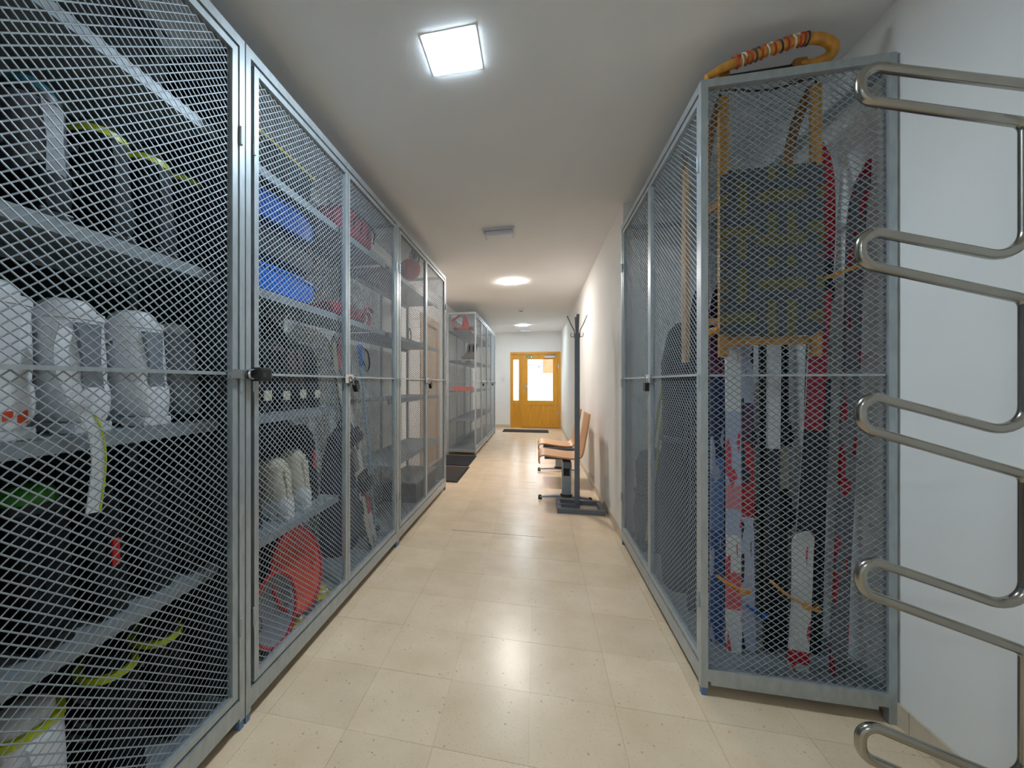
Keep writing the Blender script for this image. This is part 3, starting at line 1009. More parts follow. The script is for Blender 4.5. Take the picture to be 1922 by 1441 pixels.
ski_boot('black ski boot with lime strap on the bottom shelf beside the white one', HX, 0.90, 0.086, M_BOOTDARK, M_BOOTDARK, M_BLACKCLOTH, M_LIME, None, gb, 1.05)
ski_boot('black ski boot with lime strap on the bottom shelf by the post', HX, 1.05, 0.086, M_BOOTDARK, M_BOOTDARK, M_BLACKCLOTH, M_LIME, None, gb, 1.05)
ski_boot('black ski boot on the bottom shelf at the left picture edge', HX, 0.55, 0.086, M_BOOTDARK, M_BOOTDARK, M_BLACKCLOTH, M_GREYPL, None, gb, 1.05)


# ------------------------------------------------------------------ bags
def duffel(label, cx, cy, z, lx, ly, h, m, trim, cat='bag', name='duffel_bag'):
    o = thing(name, label, cat, (cx, cy, z))
    rings = []
    for k in range(11):
        t = -1 + 2 * k / 10
        f = (1 - abs(t) ** 5) ** 0.5 if abs(t) < 1 else 0.0
        f = max(f, 0.55)
        rings.append([(lx / 2 * f * math.copysign(abs(math.cos(a)) ** 0.6, math.cos(a)), t * ly / 2, h / 2 * (1 - 0.04 * random.random()) + h / 2 * f * math.copysign(abs(math.sin(a)) ** 0.6, math.sin(a))) for a in [2 * PI * j / 18 for j in range(18)]])
    zmin = min(p[2] for r in rings for p in r)
    rings = [[(p[0], p[1], p[2] - zmin) for p in r] for r in rings]
    MB().loft(rings).build('body', m, o, True)
    zt = max(p[2] for r in rings for p in r)
    MB().box(-0.006, 0.006, -ly * 0.4, ly * 0.4, zt - 0.004, zt + 0.003).build('zip', trim, o)
    for q in (-0.22, 0.22):
        MB().tube(curve([(lx / 2 * 0.99, q * ly - 0.05, h * 0.35), (lx / 2 + 0.012, q * ly - 0.04, h * 0.62), (lx / 2 + 0.014, q * ly + 0.04, h * 0.62), (lx / 2 * 0.99, q * ly + 0.05, h * 0.35)], 5), 0.006, 6).build('handle', M_BLACK, o, True)
    MB().tube([(lx / 2 * 0.93, -ly * 0.40, h * 0.80), (lx / 2 * 0.93, ly * 0.40, h * 0.80)], 0.006, 6).build('piping', trim, o, True)
    return o


duffel('black duffel bag on the top shelf of the nearest cage', -1.24, 0.78, 2.021, 0.30, 0.62, 0.26, M_BLACKCLOTH, M_CHARPL)
duffel('smaller black duffel bag with grey trim on the top shelf by the post', -1.24, 1.135, 2.021, 0.28, 0.09, 0.22, M_BLACKCLOTH, M_GREYPL)
duffel('black duffel bag with yellow trim on the top shelf above the blue sledges', -1.23, 1.60, 2.021, 0.30, 0.60, 0.21, M_BLACKCLOTH, M_YELLOW)
duffel('dark red duffel bag on the top shelf of the second left cage', -1.23, 2.42, 2.021, 0.30, 0.46, 0.25, M_REDCLOTH, M_BLACK)
duffel('flat red bag on the shelf above the leaning skis', -1.22, 2.32, 1.541, 0.30, 0.44, 0.11, M_REDCLOTH, M_BLACK)


# ------------------------------------------------------------------ second cage: sledges, boots, saucer
def plastic_sled(label, z, m, tip, dx=0.0):
    o = thing('plastic_sledge', label, 'sledge', (-1.225 + dx, 1.62, z), group='plastic sledges stacked on the shelf')
    L, w, h = 0.74, 0.15, 0.115
    rings_o, rings_i = [], []
    for k in range(15):
        t = k / 14
        y = -L / 2 + L * t
        f = min(1.0, math.sqrt(max(0.0, 1 - ((t - 0.55) / 0.451) ** 2)) if t > 0.55 else 0.75 + 0.25 * math.sin(t / 0.55 * PI / 2))
        f = max(f, 0.10)
        up = (max(0, t - 0.62) / 0.38) ** 2 * 0.075
        ww = w * f
        a = [(-ww, y, h), (-ww * 0.86, y, 0.02 + up), (-ww * 0.5, y, up), (0, y, 0.008 + up), (ww * 0.5, y, up), (ww * 0.86, y, 0.02 + up), (ww, y, h)]
        a = [(p[0], p[1], min(p[2], h)) for p in a]
        b = [(p[0] * 0.96, p[1], p[2] + 0.006) for p in reversed(a)]
        rings_o.append(a + b)
    hull = MB().loft(rings_o).build('hull', m, o, True)
    rim = [(Vector((r[0][0], r[0][1], h))) for r in rings_o] + [(Vector((r[6][0], r[6][1], h))) for r in reversed(rings_o)]
    MB().tube(rim + [rim[0]], 0.007, 6, False).build('rim', m, o, True)
    MB().tube(curve([(0.05, L / 2 - 0.06, h), (0.09, L / 2 - 0.05, h + 0.012), (0.10, L / 2 - 0.12, h + 0.010), (0.06, L / 2 - 0.16, h)], 5), 0.004, 6).build('pull_cord', tip, hull, True)
    return o


plastic_sled('bright blue plastic sledge on the shelf, lowest of three', 1.541, M_BLUE, M_WHITEPL)
plastic_sled('charcoal plastic sledge stacked between two blue ones', 1.690, M_CHARPL, M_WHITEPL)
plastic_sled('deep blue plastic sledge on top of the stack under the shelf', 1.845, M_DEEPBLUE, M_WHITEPL)

gs = 'dark boots with cream soles on the shelf below the blue sledges'
for k, (yy, lab) in enumerate(((1.345, 'brown boot with cream heel tab below the blue sledges, leftmost one'), (1.475, 'black boot with cream heel tab below the blue sledges, second from left'),
                               (1.605, 'black boot with cream heel tab below the blue sledges, middle one'), (1.735, 'brown cuffed boot with cream heel tab below the blue sledges, fourth from left'),
                               (1.865, 'black boot with cream heel tab below the blue sledges, rightmost one'))):
    ski_boot(lab, -1.085, yy, 1.046, M_BOOTDARK, M_BROWN if k in (0, 3) else M_BOOTDARK, M_BLACKCLOTH, M_BROWN if k == 2 else M_BOOTDARK, M_BLACK, gs, 1.0, 0.95 + 0.05 * (k % 2), tab=M_OFFWHITE, tz=(0.050, 0.092))
gp = 'boots on the lower shelf of the second cage'
ski_boot('cream white boot on the lower shelf of the second cage, left of the pair', -1.07, 1.615, 0.561, M_WHITEPL, M_OFFWHITE, M_OFFWHITE, M_OFFWHITE, M_WHITEPL, gp, 1.0, 0.80)
ski_boot('cream white boot on the lower shelf of the second cage, right of the pair', -1.08, 1.775, 0.561, M_WHITEPL, M_OFFWHITE, M_OFFWHITE, M_OFFWHITE, M_WHITEPL, gp, 1.0, 0.84)
ski_boot('black boot with orange heel tab left of the cream white boots', -1.12, 1.455, 0.561, M_BOOTDARK, M_BOOTDARK, M_BLACKCLOTH, M_BOOTDARK, None, gp, 1.1, 1.15, tab=M_ORANGERED, tz=(0.14, 0.26))
ski_boot('black boot with grey liner at the left end of the lower shelf', -1.10, 1.33, 0.561, M_BOOTDARK, M_BOOTDARK, M_GREYCLOTH, M_BOOTDARK, None, gp, 1.0, 1.1)
ski_boot('black boot with red heel tab right of the cream white boots', -1.13, 1.92, 0.561, M_BOOTDARK, M_BOOTDARK, M_BLACKCLOTH, M_BOOTDARK, None, gp, 1.1, 1.15, tab=M_REDPL, tz=(0.14, 0.22))
duffel('dark navy gear bag standing behind the cream white boots', -1.325, 1.68, 0.561, 0.12, 0.70, 0.445, M_NAVY, M_CHARPL, name='gear_bag')
duffel('black gear bag added to darken the back of the shelf below the blue sledges', -1.345, 1.64, 1.046, 0.11, 0.70, 0.455, M_BLACKCLOTH, M_BROWN, name='gear_bag')  # added in front of the pale wall to keep this shelf dark
duffel('black gear bag lying at the back of the bottom shelf', -1.32, 1.64, 0.086, 0.15, 0.70, 0.40, M_BLACKCLOTH, M_CHARPL, name='gear_bag')


def saucer(label, x, y, z, r, m, rim, tilt, yaw):
    o = thing('saucer_sledge', label, 'sledge', (x, y, z), (0, tilt, yaw))
    MB().lathe([(0, 0.0), (r * 0.5, 0.004), (r * 0.85, 0.022), (r, 0.05), (r * 1.03, 0.05), (r * 0.88, 0.014), (r * 0.5, -0.004), (0, -0.006)], (0, 0, 0), 32).build('dish', m, o, True)
    MB().tube([(r * 1.015 * math.cos(a), r * 1.015 * math.sin(a), 0.05) for a in [2 * PI * k / 32 for k in range(33)]], 0.008, 6, False).build('rim', rim, o, True)
    for sgn in (-1, 1):
        MB().tube(curve([(0.03, sgn * r * 0.80, 0.02), (0.02, sgn * r * 0.72, 0.055), (-0.02, sgn * r * 0.72, 0.055), (-0.03, sgn * r * 0.80, 0.02)], 5), 0.006, 6).build('grip', m, o, True)
    return o


saucer('round orange red saucer sledge standing on edge on the bottom shelf', -1.13, 1.69, 0.295, 0.185, M_ORANGERED, M_REDPL, PI / 2 - 0.25, 0.0)
saucer('smaller grey saucer sledge in front of the orange red one', -1.08, 1.45, 0.245, 0.135, M_GREYPL, M_REDPL, PI / 2 - 0.15, 0.0)
for k, (xx, yy, lab) in enumerate(((-1.065, 1.88, 'small yellow marker cone on the bottom shelf right of the saucer sledges'), (-1.055, 1.64, 'small yellow marker cone on the bottom shelf below the orange red saucer'), (-1.052, 1.33, 'small yellow marker cone on the bottom shelf at the left post'))):
    o = thing('marker_cone', lab, 'cone', (xx, yy, 0.086), group='small yellow marker cones')
    MB().lathe([(0.0, 0.004), (0.035, 0.004), (0.05, 0.0), (0.05, 0.004), (0.033, 0.010), (0.016, 0.045), (0.010, 0.047), (0.0, 0.047)], n=18).build('cone', M_YELLOW, o, True)
    MB().lathe([(0.0245, 0.026), (0.0265, 0.026), (0.022, 0.034), (0.0205, 0.034)], n=18).build('stripe', M_WHITEPL, o, True)


# ------------------------------------------------------------------ skis and poles
def ski(label, base, top, w, m, edge, facing=(0, -1, 0), curl=0.05, binding=True, group=None, name='ski', tipend=True, bm=None, curl_from=0.88):
    base, top = Vector(base), Vector(top)
    L = (top - base).length
    z = (top - base).normalized()
    y = Vector(facing)
    y = (y - z * y.dot(z)).normalized()
    x = y.cross(z)
    Mx = Matrix((x, y, z)).transposed().to_4x4()
    o = thing(name, label, 'ski', base, Mx.to_euler(), group)
    rings = []
    N = 26
    for k in range(N + 1):
        t = k / N
        hw = w / 2 * (0.80 + 0.20 * abs(t - 0.45) ** 1.6 / 0.40)
        if t > 0.90 and tipend:
            hw *= max(0.12, math.sqrt(max(0.0, 1 - ((t - 0.90) / 0.101) ** 2)))
        if t < 0.02:
            hw *= 0.85
        yo = curl * (max(0, t - curl_from) / (1 - curl_from)) ** 2
        th = 0.007 if t < 0.2 else (0.007 + 0.007 * min(1, (t - 0.2) / 0.2, max(0, (0.85 - t) / 0.25)))
        th = max(th, 0.006)
        rings.append([(-hw, yo, t * L), (hw, yo, t * L), (hw * 0.92, yo + th, t * L), (-hw * 0.92, yo + th, t * L)])
    bo = MB().loft(rings).build('ski_body', m, o)
    eb = []
    for r in rings:
        eb.append([(r[0][0] - 0.0008, r[0][1] - 0.0025, r[0][2]), (r[1][0] + 0.0008, r[1][1] - 0.0025, r[1][2]), (r[1][0] + 0.0008, r[1][1] - 0.0002, r[1][2]), (r[0][0] - 0.0008, r[0][1] - 0.0002, r[0][2])])
    MB().loft(eb).build('base_edge', edge, bo)
    if binding:
        q = L * 0.45
        MB().box(-w * .42, w * .42, 0.013, 0.035, q + 0.10, q + 0.20, 0.006).box(-w * .36, w * .36, 0.03, 0.055, q + 0.12, q + 0.17, 0.006).build('toe_binding', bm or M_BLACK, o)
        MB().box(-w * .42, w * .42, 0.013, 0.035, q - 0.24, q - 0.10, 0.006).box(-w * .34, w * .34, 0.03, 0.065, q - 0.21, q - 0.15, 0.006).build('heel_binding', bm or M_BLACK, o)
    return o


def pole(label, a, b, m, grip, group=None):
    a, b = Vector(a), Vector(b)
    z = (b - a).normalized()
    L = (b - a).length
    o = thing('ski_pole', label, 'ski pole', a, z.to_track_quat('Z', 'Y').to_euler(), group)
    MB().tube([(0, 0, 0.0), (0, 0, 0.04), (0, 0, 0.05), (0, 0, L - 0.13)], [0.002, 0.004, 0.006, 0.0085], 8).build('shaft', m, o, True)
    MB().lathe([(0.005, 0.07), (0.035, 0.075), (0.035, 0.079), (0.005, 0.085)], n=14).build('basket', M_BLACK, o, True)
    MB().lathe([(0.008, L - 0.14), (0.014, L - 0.13), (0.012, L - 0.08), (0.015, L - 0.03), (0.018, L - 0.01), (0.0, L)], n=12).build('grip', grip, o, True)
    MB().tube(curve([(0.012, 0, L - 0.02), (0.045, 0, L - 0.05), (0.05, 0, L - 0.13), (0.03, 0, L - 0.17), (0.014, 0, L - 0.10)], 4), 0.004, 6).build('wrist_strap', M_BLACKCLOTH, o, True)
    return o


WHT, RED, NVY, BLK, LAV, GRY = (220, 222, 226), (190, 26, 44), (34, 38, 66), (24, 24, 28), (176, 186, 214), (120, 122, 128)
gk = 'skis standing in the right hand cage'
ski('white ski with red lettering bands at the left of the right cage', (0.783, 1.865, 0.075), (0.805, 1.93, 1.75), 0.066,
    banded('ski_white_red', [(0, WHT), (0.10, (222, 96, 104)), (0.19, WHT), (0.28, LAV), (0.34, (216, 130, 142)), (0.40, LAV), (0.58, WHT), (0.74, (220, 60, 72)), (0.80, WHT)], 'Z', 1.68, marks=((208, 60, 80), 0.16)), M_CHROME, group=gk, binding=False)
ski('pale blue ski behind the white one with red lettering', (0.745, 1.925, 0.075), (0.770, 1.99, 1.62), 0.062,
    banded('ski_blue', [(0, (60, 92, 160)), (0.3, (96, 128, 190)), (0.5, (40, 52, 96)), (0.72, (110, 40, 84)), (0.85, (70, 36, 80))], 'Z', 1.55, marks=((170, 180, 210), 0.15)), M_CHROME, group=gk, binding=False)
ski('navy ski with a raspberry stripe, second from the left in the right cage', (0.845, 1.89, 0.075), (0.865, 1.96, 1.70), 0.060,
    banded('ski_navy_red', [(0, LAV), (0.12, (190, 200, 226)), (0.33, RED), (0.52, (92, 44, 88)), (0.62, LAV), (0.8, NVY)], 'Z', 1.63, marks=((30, 32, 52), 0.22)), M_CHROME, group=gk, binding=False)
ski('short white ski with red dots, bottom of the right cage', (0.972, 1.80, 0.075), (1.012, 1.84, 0.60), 0.080,
    banded('ski_mini', [(0, (184, 190, 192)), (0.05, RED), (0.14, (216, 218, 216)), (0.98, (216, 218, 216))], 'Z', 0.53, marks=((196, 40, 56), 0.10)), M_BLACK, curl=0.02, binding=False, group=gk)
ski('dark ski with a white waist section under the sledge', (0.930, 1.90, 0.075), (0.975, 1.96, 1.72), 0.058,
    banded('ski_white_waist', [(0, BLK), (0.2, (46, 46, 54)), (0.50, WHT), (0.76, (30, 60, 150)), (0.78, BLK)], 'Z', 1.65), M_BLACK, group=gk, binding=False)
ski('black ski with a thin cream panel beside the dark white-waisted one', (0.990, 1.94, 0.075), (1.02, 2.0, 1.70), 0.052,
    banded('ski_black_cream', [(0, BLK), (0.40, (176, 170, 150)), (0.55, BLK), (0.8, GRY)], 'Z', 1.63), M_BLACK, group=gk)
ski('long red ski with upturned tip leaning at the right of the cage', (0.985, 1.83, 0.075), (1.125, 1.87, 2.14), 0.072,
    banded('ski_red', [(0, BLK), (0.17, RED), (0.24, BLK), (0.44, (168, 20, 52)), (0.64, (196, 34, 60)), (0.70, BLK), (0.76, (150, 24, 44)), (0.80, RED), (0.88, (196, 28, 36))], 'Z', 2.07), M_WHITEPL, curl=-0.06, group=gk, binding=False, curl_from=0.75)
ski('broad white tipped ski behind the long red one', (1.075, 1.925, 0.075), (1.165, 1.975, 2.10), 0.105,
    banded('ski_white_tip', [(0, BLK), (0.3, (60, 60, 66)), (0.55, (150, 146, 140)), (0.70, BLK), (0.74, (224, 224, 222)), (0.96, WHT)], 'Z', 2.03), M_BLACK, group=gk, binding=False, curl=0.04)
ski('grey ski dotted with red, nearest the wall in the right cage', (1.10, 1.80, 0.075), (1.178, 1.82, 1.98), 0.062,
    banded('ski_grey_red', [(0, (110, 110, 116)), (0.35, (132, 130, 134)), (0.6, (112, 110, 116)), (0.97, (150, 24, 40))], 'Z', 1.90, marks=((176, 24, 46), 0.24)), M_GREYPL, group=gk, binding=False)
for k, (bx, by, tx, tz, lab) in enumerate(((0.74, 2.16, 0.78, 1.66, 'black ski added to darken the right cage, leftmost of the dark ones'), (0.86, 2.14, 0.88, 1.74, 'black ski added to darken the right cage, second of the dark ones'),
                                         (0.95, 2.16, 0.99, 1.60, 'black ski added to darken the right cage, third of the dark ones'), (1.04, 2.15, 1.07, 1.70, 'black ski added to darken the right cage, rightmost of the dark ones'))):
    ski(lab, (bx, by, 0.075), (tx, by + 0.07, tz), 0.07, banded('ski_dark%d' % (k % 2), [(0, BLK), (0.4, ((30, 32, 40), (40, 34, 38))[k % 2]), (0.9, (56, 58, 66))], 'Z', 1.6), M_BLACK, group=gk)  # these dark skis are added to darken the depth of the cage


def tallbag(label, x, y, w, d, h, m, z0=0.073):
    o = thing('ski_bag', label, 'ski bag', (x, y, z0), group='tall ski bags in the right hand cage')
    MB().loft([ell(0, 0, 0.0, w / 2 * .9, d / 2 * .9, p=3), ell(0.004, 0, h * .08, w / 2, d / 2, p=3), ell(-0.006, 0.004, h * .35, w / 2 * 1.03, d / 2, p=3), ell(0.008, 0, h * .6, w / 2 * .95, d / 2, p=3), ell(0, 0, h * .85, w / 2 * .98, d / 2 * .9, p=3), ell(0, 0, h * .97, w / 2 * .7, d / 2 * .6), ell(0, 0, h, w / 2 * .3, d / 2 * .25)]).build('body', m, o, True)
    MB().tube(curve([(-0.02, -d / 2 * .95, h * .5), (-0.02, -d / 2 - 0.02, h * .6), (-0.01, -d / 2 * .95, h * .7)], 5), 0.008, 6).build('handle', M_CHARPL, o, True)
    MB().loft([ell(0, 0, h * .55, w / 2 * 1.04, d / 2 * 1.04, p=3), ell(0, 0, h * .57, w / 2 * 1.04, d / 2 * 1.04, p=3)]).build('strap', M_CHARPL, o)
    return o


tallbag('tall black ski bag added to darken the right cage, at the left', 0.77, 2.42, 0.20, 0.20, 1.42, M_BLACKCLOTH)  # tall dark bags, added to blacken the lower interior
tallbag('tall black ski bag added to darken the right cage, in the middle', 0.96, 2.40, 0.19, 0.20, 1.36, M_BLACKCLOTH)
tallbag('tall navy ski bag added to darken the right cage, far back', 0.86, 2.66, 0.24, 0.20, 1.20, M_NAVY)
tallbag('low grey ski bag behind the right cage door', 0.76, 2.93, 0.22, 0.22, 0.66, M_GREYCLOTH)
gq = 'lime ski poles behind the right cage door'
pole('lime ski pole leaning behind the right cage door, left of the two', (0.70, 3.05, 0.075), (0.72, 2.50, 1.36), M_LIME, M_BLACK, gq)
pole('lime ski pole leaning behind the right cage door, right of the two', (0.69, 2.86, 0.075), (0.70, 2.36, 1.36), M_LIME, M_BLACK, gq)
pk = thing('wooden_paddle', 'long pale wooden board hanging upright behind the right cage door', 'board', (0.715, 2.20, 1.27))
MB().loft([[(-0.008, -0.030, 0), (0.008, -0.030, 0), (0.008, 0.030, 0), (-0.008, 0.030, 0)], [(-0.009, -0.034, 0.3), (0.009, -0.034, 0.3), (0.009, 0.034, 0.3), (-0.009, 0.034, 0.3)], [(-0.008, -0.026, 0.85), (0.008, -0.026, 0.85), (0.008, 0.026, 0.85), (-0.008, 0.026, 0.85)], [(-0.006, -0.014, 1.0), (0.006, -0.014, 1.0), (0.006, 0.014, 1.0), (-0.006, 0.014, 1.0)]]).build('blade', M_PINE, pk)
MB().tube(curve([(0, -0.004, 0.98), (-0.012, 0, 1.015), (-0.010, 0.0, 1.032), (0.008, 0.004, 1.015), (0, 0.004, 0.98)], 4), 0.002, 6).build('hanging_cord', M_BLACK, pk, True)


def strap(label, pts, m=M_ORANGE, w=0.014, group='orange rubber ski straps'):
    o = thing('ski_strap', label, 'strap', pts[0], group=group)
    P = [Vector(p) - Vector(pts[0]) for p in pts]
    mb = MB()
    P2 = curve(P, 5)
    mb.tube(P2, w / 2, 8, flat=0.35)
    mb.build('band', m, o, True)
    a = P2[len(P2) // 2]
    MB().box(a.x - 0.012, a.x + 0.012, a.y - 0.009, a.y - 0.001, a.z - 0.012, a.z + 0.012, 0.003).build('clip', m, o)
    return o


strap('orange strap around the white lettered ski near the cage floor', [(0.715, 1.855, 0.385), (0.750, 1.838, 0.365), (0.80, 1.835, 0.340), (0.835, 1.850, 0.325), (0.845, 1.88, 0.330)])
strap('orange strap around the short white ski with red dots', [(0.905, 1.85, 0.385), (0.935, 1.80, 0.360), (0.985, 1.775, 0.335), (1.045, 1.80, 0.305), (1.05, 1.84, 0.31)])
strap('orange strap slanting up around the red and grey skis', [(1.03, 1.81, 1.555), (1.09, 1.775, 1.575), (1.15, 1.765, 1.60), (1.185, 1.78, 1.615), (1.188, 1.81, 1.62)])
strap('orange strap ends beside the left corner post under the sledge', [(0.655, 1.79, 1.36), (0.675, 1.77, 1.375), (0.700, 1.765, 1.365), (0.712, 1.775, 1.34)], w=0.026)
strap('blue strap across the navy ski near the cage floor', [(0.825, 1.862, 0.270), (0.86, 1.855, 0.250), (0.90, 1.862, 0.235), (0.91, 1.88, 0.235)], M_DEEPBLUE, group='blue ski straps')

# ------------------------------------------------------------------ wooden sledge hanging inside the right cage
sl = thing('wooden_sledge', 'wooden sledge with a woven webbing seat hanging upright in the right cage', 'sledge', (0.858, 1.765, 1.27))
for sgn in (-1, 1):
    x = sgn * 0.152
    MB().bar((x, 0.0, 0.0), (x, 0.0, 1.005), 0.030, 0.022, (0, 1, 0)).build('seat_rail', M_ASH, sl)
    rp = curve([(x, 0.17, 0.06), (x, 0.185, 0.30), (x, 0.185, 0.62), (x, 0.175, 0.80), (x, 0.125, 0.92), (x, 0.06, 0.985), (x, 0.018, 1.005)], 6)
    mb = MB()
    for i in range(len(rp) - 1):
        mb.bar(rp[i], rp[i + 1] + (rp[i + 1] - rp[i]).normalized() * 0.002, 0.028, 0.022, (0, 1, 0) if abs((rp[i + 1] - rp[i]).normalized().z) > 0.75 else (0, 0, 1))
    ru = mb.build('runner', M_ASHDARK, sl)
    mb = MB()
    for i in range(0, 20):
        mb.bar(rp[i] + Vector((0, 0.013, 0)), rp[i + 1] + Vector((0, 0.013, 0)), 0.018, 0.003, (0, 1, 0))
    mb.build('steel_shoe', M_GREYPL, ru)
    for zz in (0.14, 0.60):
        MB().bar((x, 0.006, zz), (x, 0.175, zz + 0.02), 0.026, 0.026).build('leg', M_ASHDARK, sl)
for zz in (0.06, 0.14, 0.68):
    MB().bar((-0.14, 0.012, zz), (0.14, 0.012, zz), 0.030, 0.020, (0, 1, 0)).build('cross_bar', M_ASH, sl)
M_WEBG = mat('grey_webbing', (88, 92, 100), 0.8, var=0.15, scale=120, bump=0.3, bscale=500)
M_WEBY = mat('olive_yellow_webbing', (120, 113, 62), 0.8, var=0.15, scale=120, bump=0.3, bscale=500)
nv, nh = 9, 15
vx = [-0.128 + 0.256 * i / (nv - 1) for i in range(nv)]
hz = [0.105 + 0.575 * j / (nh - 1) for j in range(nh)]
for i, x in enumerate(vx):
    prof = [(-0.021, hz[0] - 0.03)] + [(-0.021 + (0.003 if (i + j) % 2 else -0.003), z) for j, z in enumerate(hz)] + [(-0.021, hz[-1] + 0.03)]
    mb = MB()
    for a, b in zip(prof[:-1], prof[1:]):
        mb.bar((x, a[0], a[1]), (x, b[0], b[1]), 0.029, 0.0025, (0, 1, 0))
    mb.build('webbing_strap', M_WEBY if i in (1, 4, 6) else M_WEBG, sl)
for j, z in enumerate(hz):
    prof = [(-0.170, -0.018)] + [(x, -0.021 + (-0.003 if (i + j) % 2 else 0.003)) for i, x in enumerate(vx)] + [(0.170, -0.018)]
    mb = MB()
    for a, b in zip(prof[:-1], prof[1:]):
        mb.bar((a[0], a[1], z), (b[0], b[1], z), 0.0025, 0.036, (0, 0, 1))
    mb.build('webbing_strap', M_WEBY if j in (1, 4, 8, 9, 12) else M_WEBG, sl)
MB().tube(curve([(-0.15, 0.0, 0.985), (-0.16, 0.012, 1.03), (-0.14, 0.0, 1.032), (0.0, 0.0, 1.010), (0.14, 0.0, 1.032), (0.16, 0.012, 1.03), (0.15, 0.0, 0.985)], 6), 0.004, 6).build('hanging_cord', M_BLACK, sl, True)

# ------------------------------------------------------------------ bent wooden bow on top of the right cage
bw = thing('bent_wood_bow', 'bent yellow wooden bow wrapped in striped cord lying on top of the right cage', 'sledge part', (0.63, 1.70, 2.305))
bp = curve([(-0.004, 0.008, 0.018), (0.065, 0.010, 0.050), (0.161, 0.012, 0.078), (0.295, 0.014, 0.108), (0.369, 0.018, 0.104), (0.412, 0.030, 0.082), (0.412, 0.048, 0.058), (0.367, 0.056, 0.043), (0.322, 0.058, 0.045)], 7)
MB().tube(bp, [0.012 + 0.007 * min(1, i / 12) for i in range(len(bp))], 12).build('bow', M_ASH, bw, True)
sp = []
for i in range(8 * 34 + 1):
    t = 9 + i / (8 * 34) * 15
    k = min(int(t), len(bp) - 2)
    p = bp[k].lerp(bp[k + 1], t - k)
    d = (bp[k + 1] - bp[k]).normalized()
    n1 = d.orthogonal().normalized()
    n2 = d.cross(n1)
    a = i / 8 * 2 * PI / 2.4
    sp.append(p + (n1 * math.cos(a) + n2 * math.sin(a)) * 0.0205)
MB().tube(sp, 0.0032, 5).build('cord_wrap', M_CORD, bw, True)
MB().tube([(0.065, 0.046, 0.036), (0.325, 0.060, 0.050)], 0.006, 8).build('steel_rod', M_BLACK, bw, True)
MB().box(0.045, 0.085, 0.026, 0.062, 0.0, 0.052, 0.008).build('end_block', M_ASHDARK, bw)
MB().box(0.300, 0.345, 0.040, 0.080, 0.0, 0.066, 0.008).build('end_block', M_ASHDARK, bw)

# ------------------------------------------------------------------ second cage right half: leaning skis, poles, backpack
gL = 'skis leaning in the second left cage'
ski('white ski with a red tip half leaning in the second left cage', (-1.09, 2.62, 0.075), (-1.20, 2.26, 1.44), 0.075,
    banded('ski_l1', [(0, (216, 216, 214)), (0.10, (214, 214, 210)), (0.16, RED), (0.30, (216, 214, 206)), (0.7, (60, 60, 66)), (0.86, (196, 40, 46))], 'Z', 1.41, marks=((70, 70, 76), 0.2)), M_BLACK, facing=(1, 0, 0.1), group=gL, curl=0.03)
ski('cream ski leaning beside the white and red one', (-1.06, 2.50, 0.075), (-1.16, 2.12, 1.45), 0.07,
    banded('ski_l2', [(0, (206, 200, 180)), (0.4, (120, 118, 112)), (0.5, (206, 200, 180)), (0.8, (160, 150, 120))], 'Z', 1.42, marks=((60, 60, 66), 0.25)), M_BLACK, facing=(1, 0, 0.1), group=gL, curl=0.03)
ski('charcoal ski leaning farthest right in the second left cage', (-1.20, 2.68, 0.075), (-1.30, 2.40, 1.46), 0.075,
    banded('ski_l3', [(0, (52, 54, 62)), (0.5, (76, 78, 88)), (0.9, BLK)], 'Z', 1.42), M_BLACK, facing=(1, 0, 0.1), group=gL, curl=0.03)
pole('pale blue ski pole leaning in the second left cage', (-1.11, 2.70, 0.075), (-1.02, 2.22, 1.40), mat('pale_blue_paint', (150, 186, 214), 0.35), M_BLUE)
bk = thing('backpack', 'dark grey backpack standing among the leaning skis', 'backpack', (-1.27, 2.47, 0.073))
MB().loft([ell(0, 0, 0.0, 0.08, 0.15, p=3), ell(0, 0, 0.05, 0.10, 0.17, p=3), ell(0, 0, 0.35, 0.095, 0.165, p=3), ell(0, 0, 0.60, 0.085, 0.15, p=3), ell(0, 0, 0.74, 0.065, 0.12), ell(0, 0, 0.80, 0.03, 0.05)]).build('body', M_NAVY, bk, True)
MB().loft([ell(0.09, 0, 0.10, 0.035, 0.11, p=3), ell(0.095, 0, 0.14, 0.045, 0.12, p=3), ell(0.09, 0, 0.36, 0.04, 0.115, p=3), ell(0.085, 0, 0.40, 0.02, 0.09)]).build('pocket', M_GREYCLOTH, bk, True)
MB().tube(curve([(0, -0.03, 0.79), (0.0, -0.02, 0.84), (0, 0.02, 0.84), (0, 0.03, 0.79)], 5), 0.008, 6).build('grab_loop', M_BLACK, bk, True)
rs = thing('red_strap_loop', 'red looped strap standing on the shelf end above the leaning skis', 'strap', (-1.14, 2.63, 1.541))
MB().tube(curve([(0, -0.03, 0.012), (0, 0.0, 0.05), (0, 0.02, 0.09), (0, -0.06, 0.12), (0, 0.0, 0.155), (0, 0.06, 0.13)], 6), 0.012, 8).build('strap', M_REDCLOTH, rs, True)
MB().box(-0.03, 0.03, -0.05, 0.04, 0.0, 0.03, 0.006).build('buckle', M_REDPL, rs)

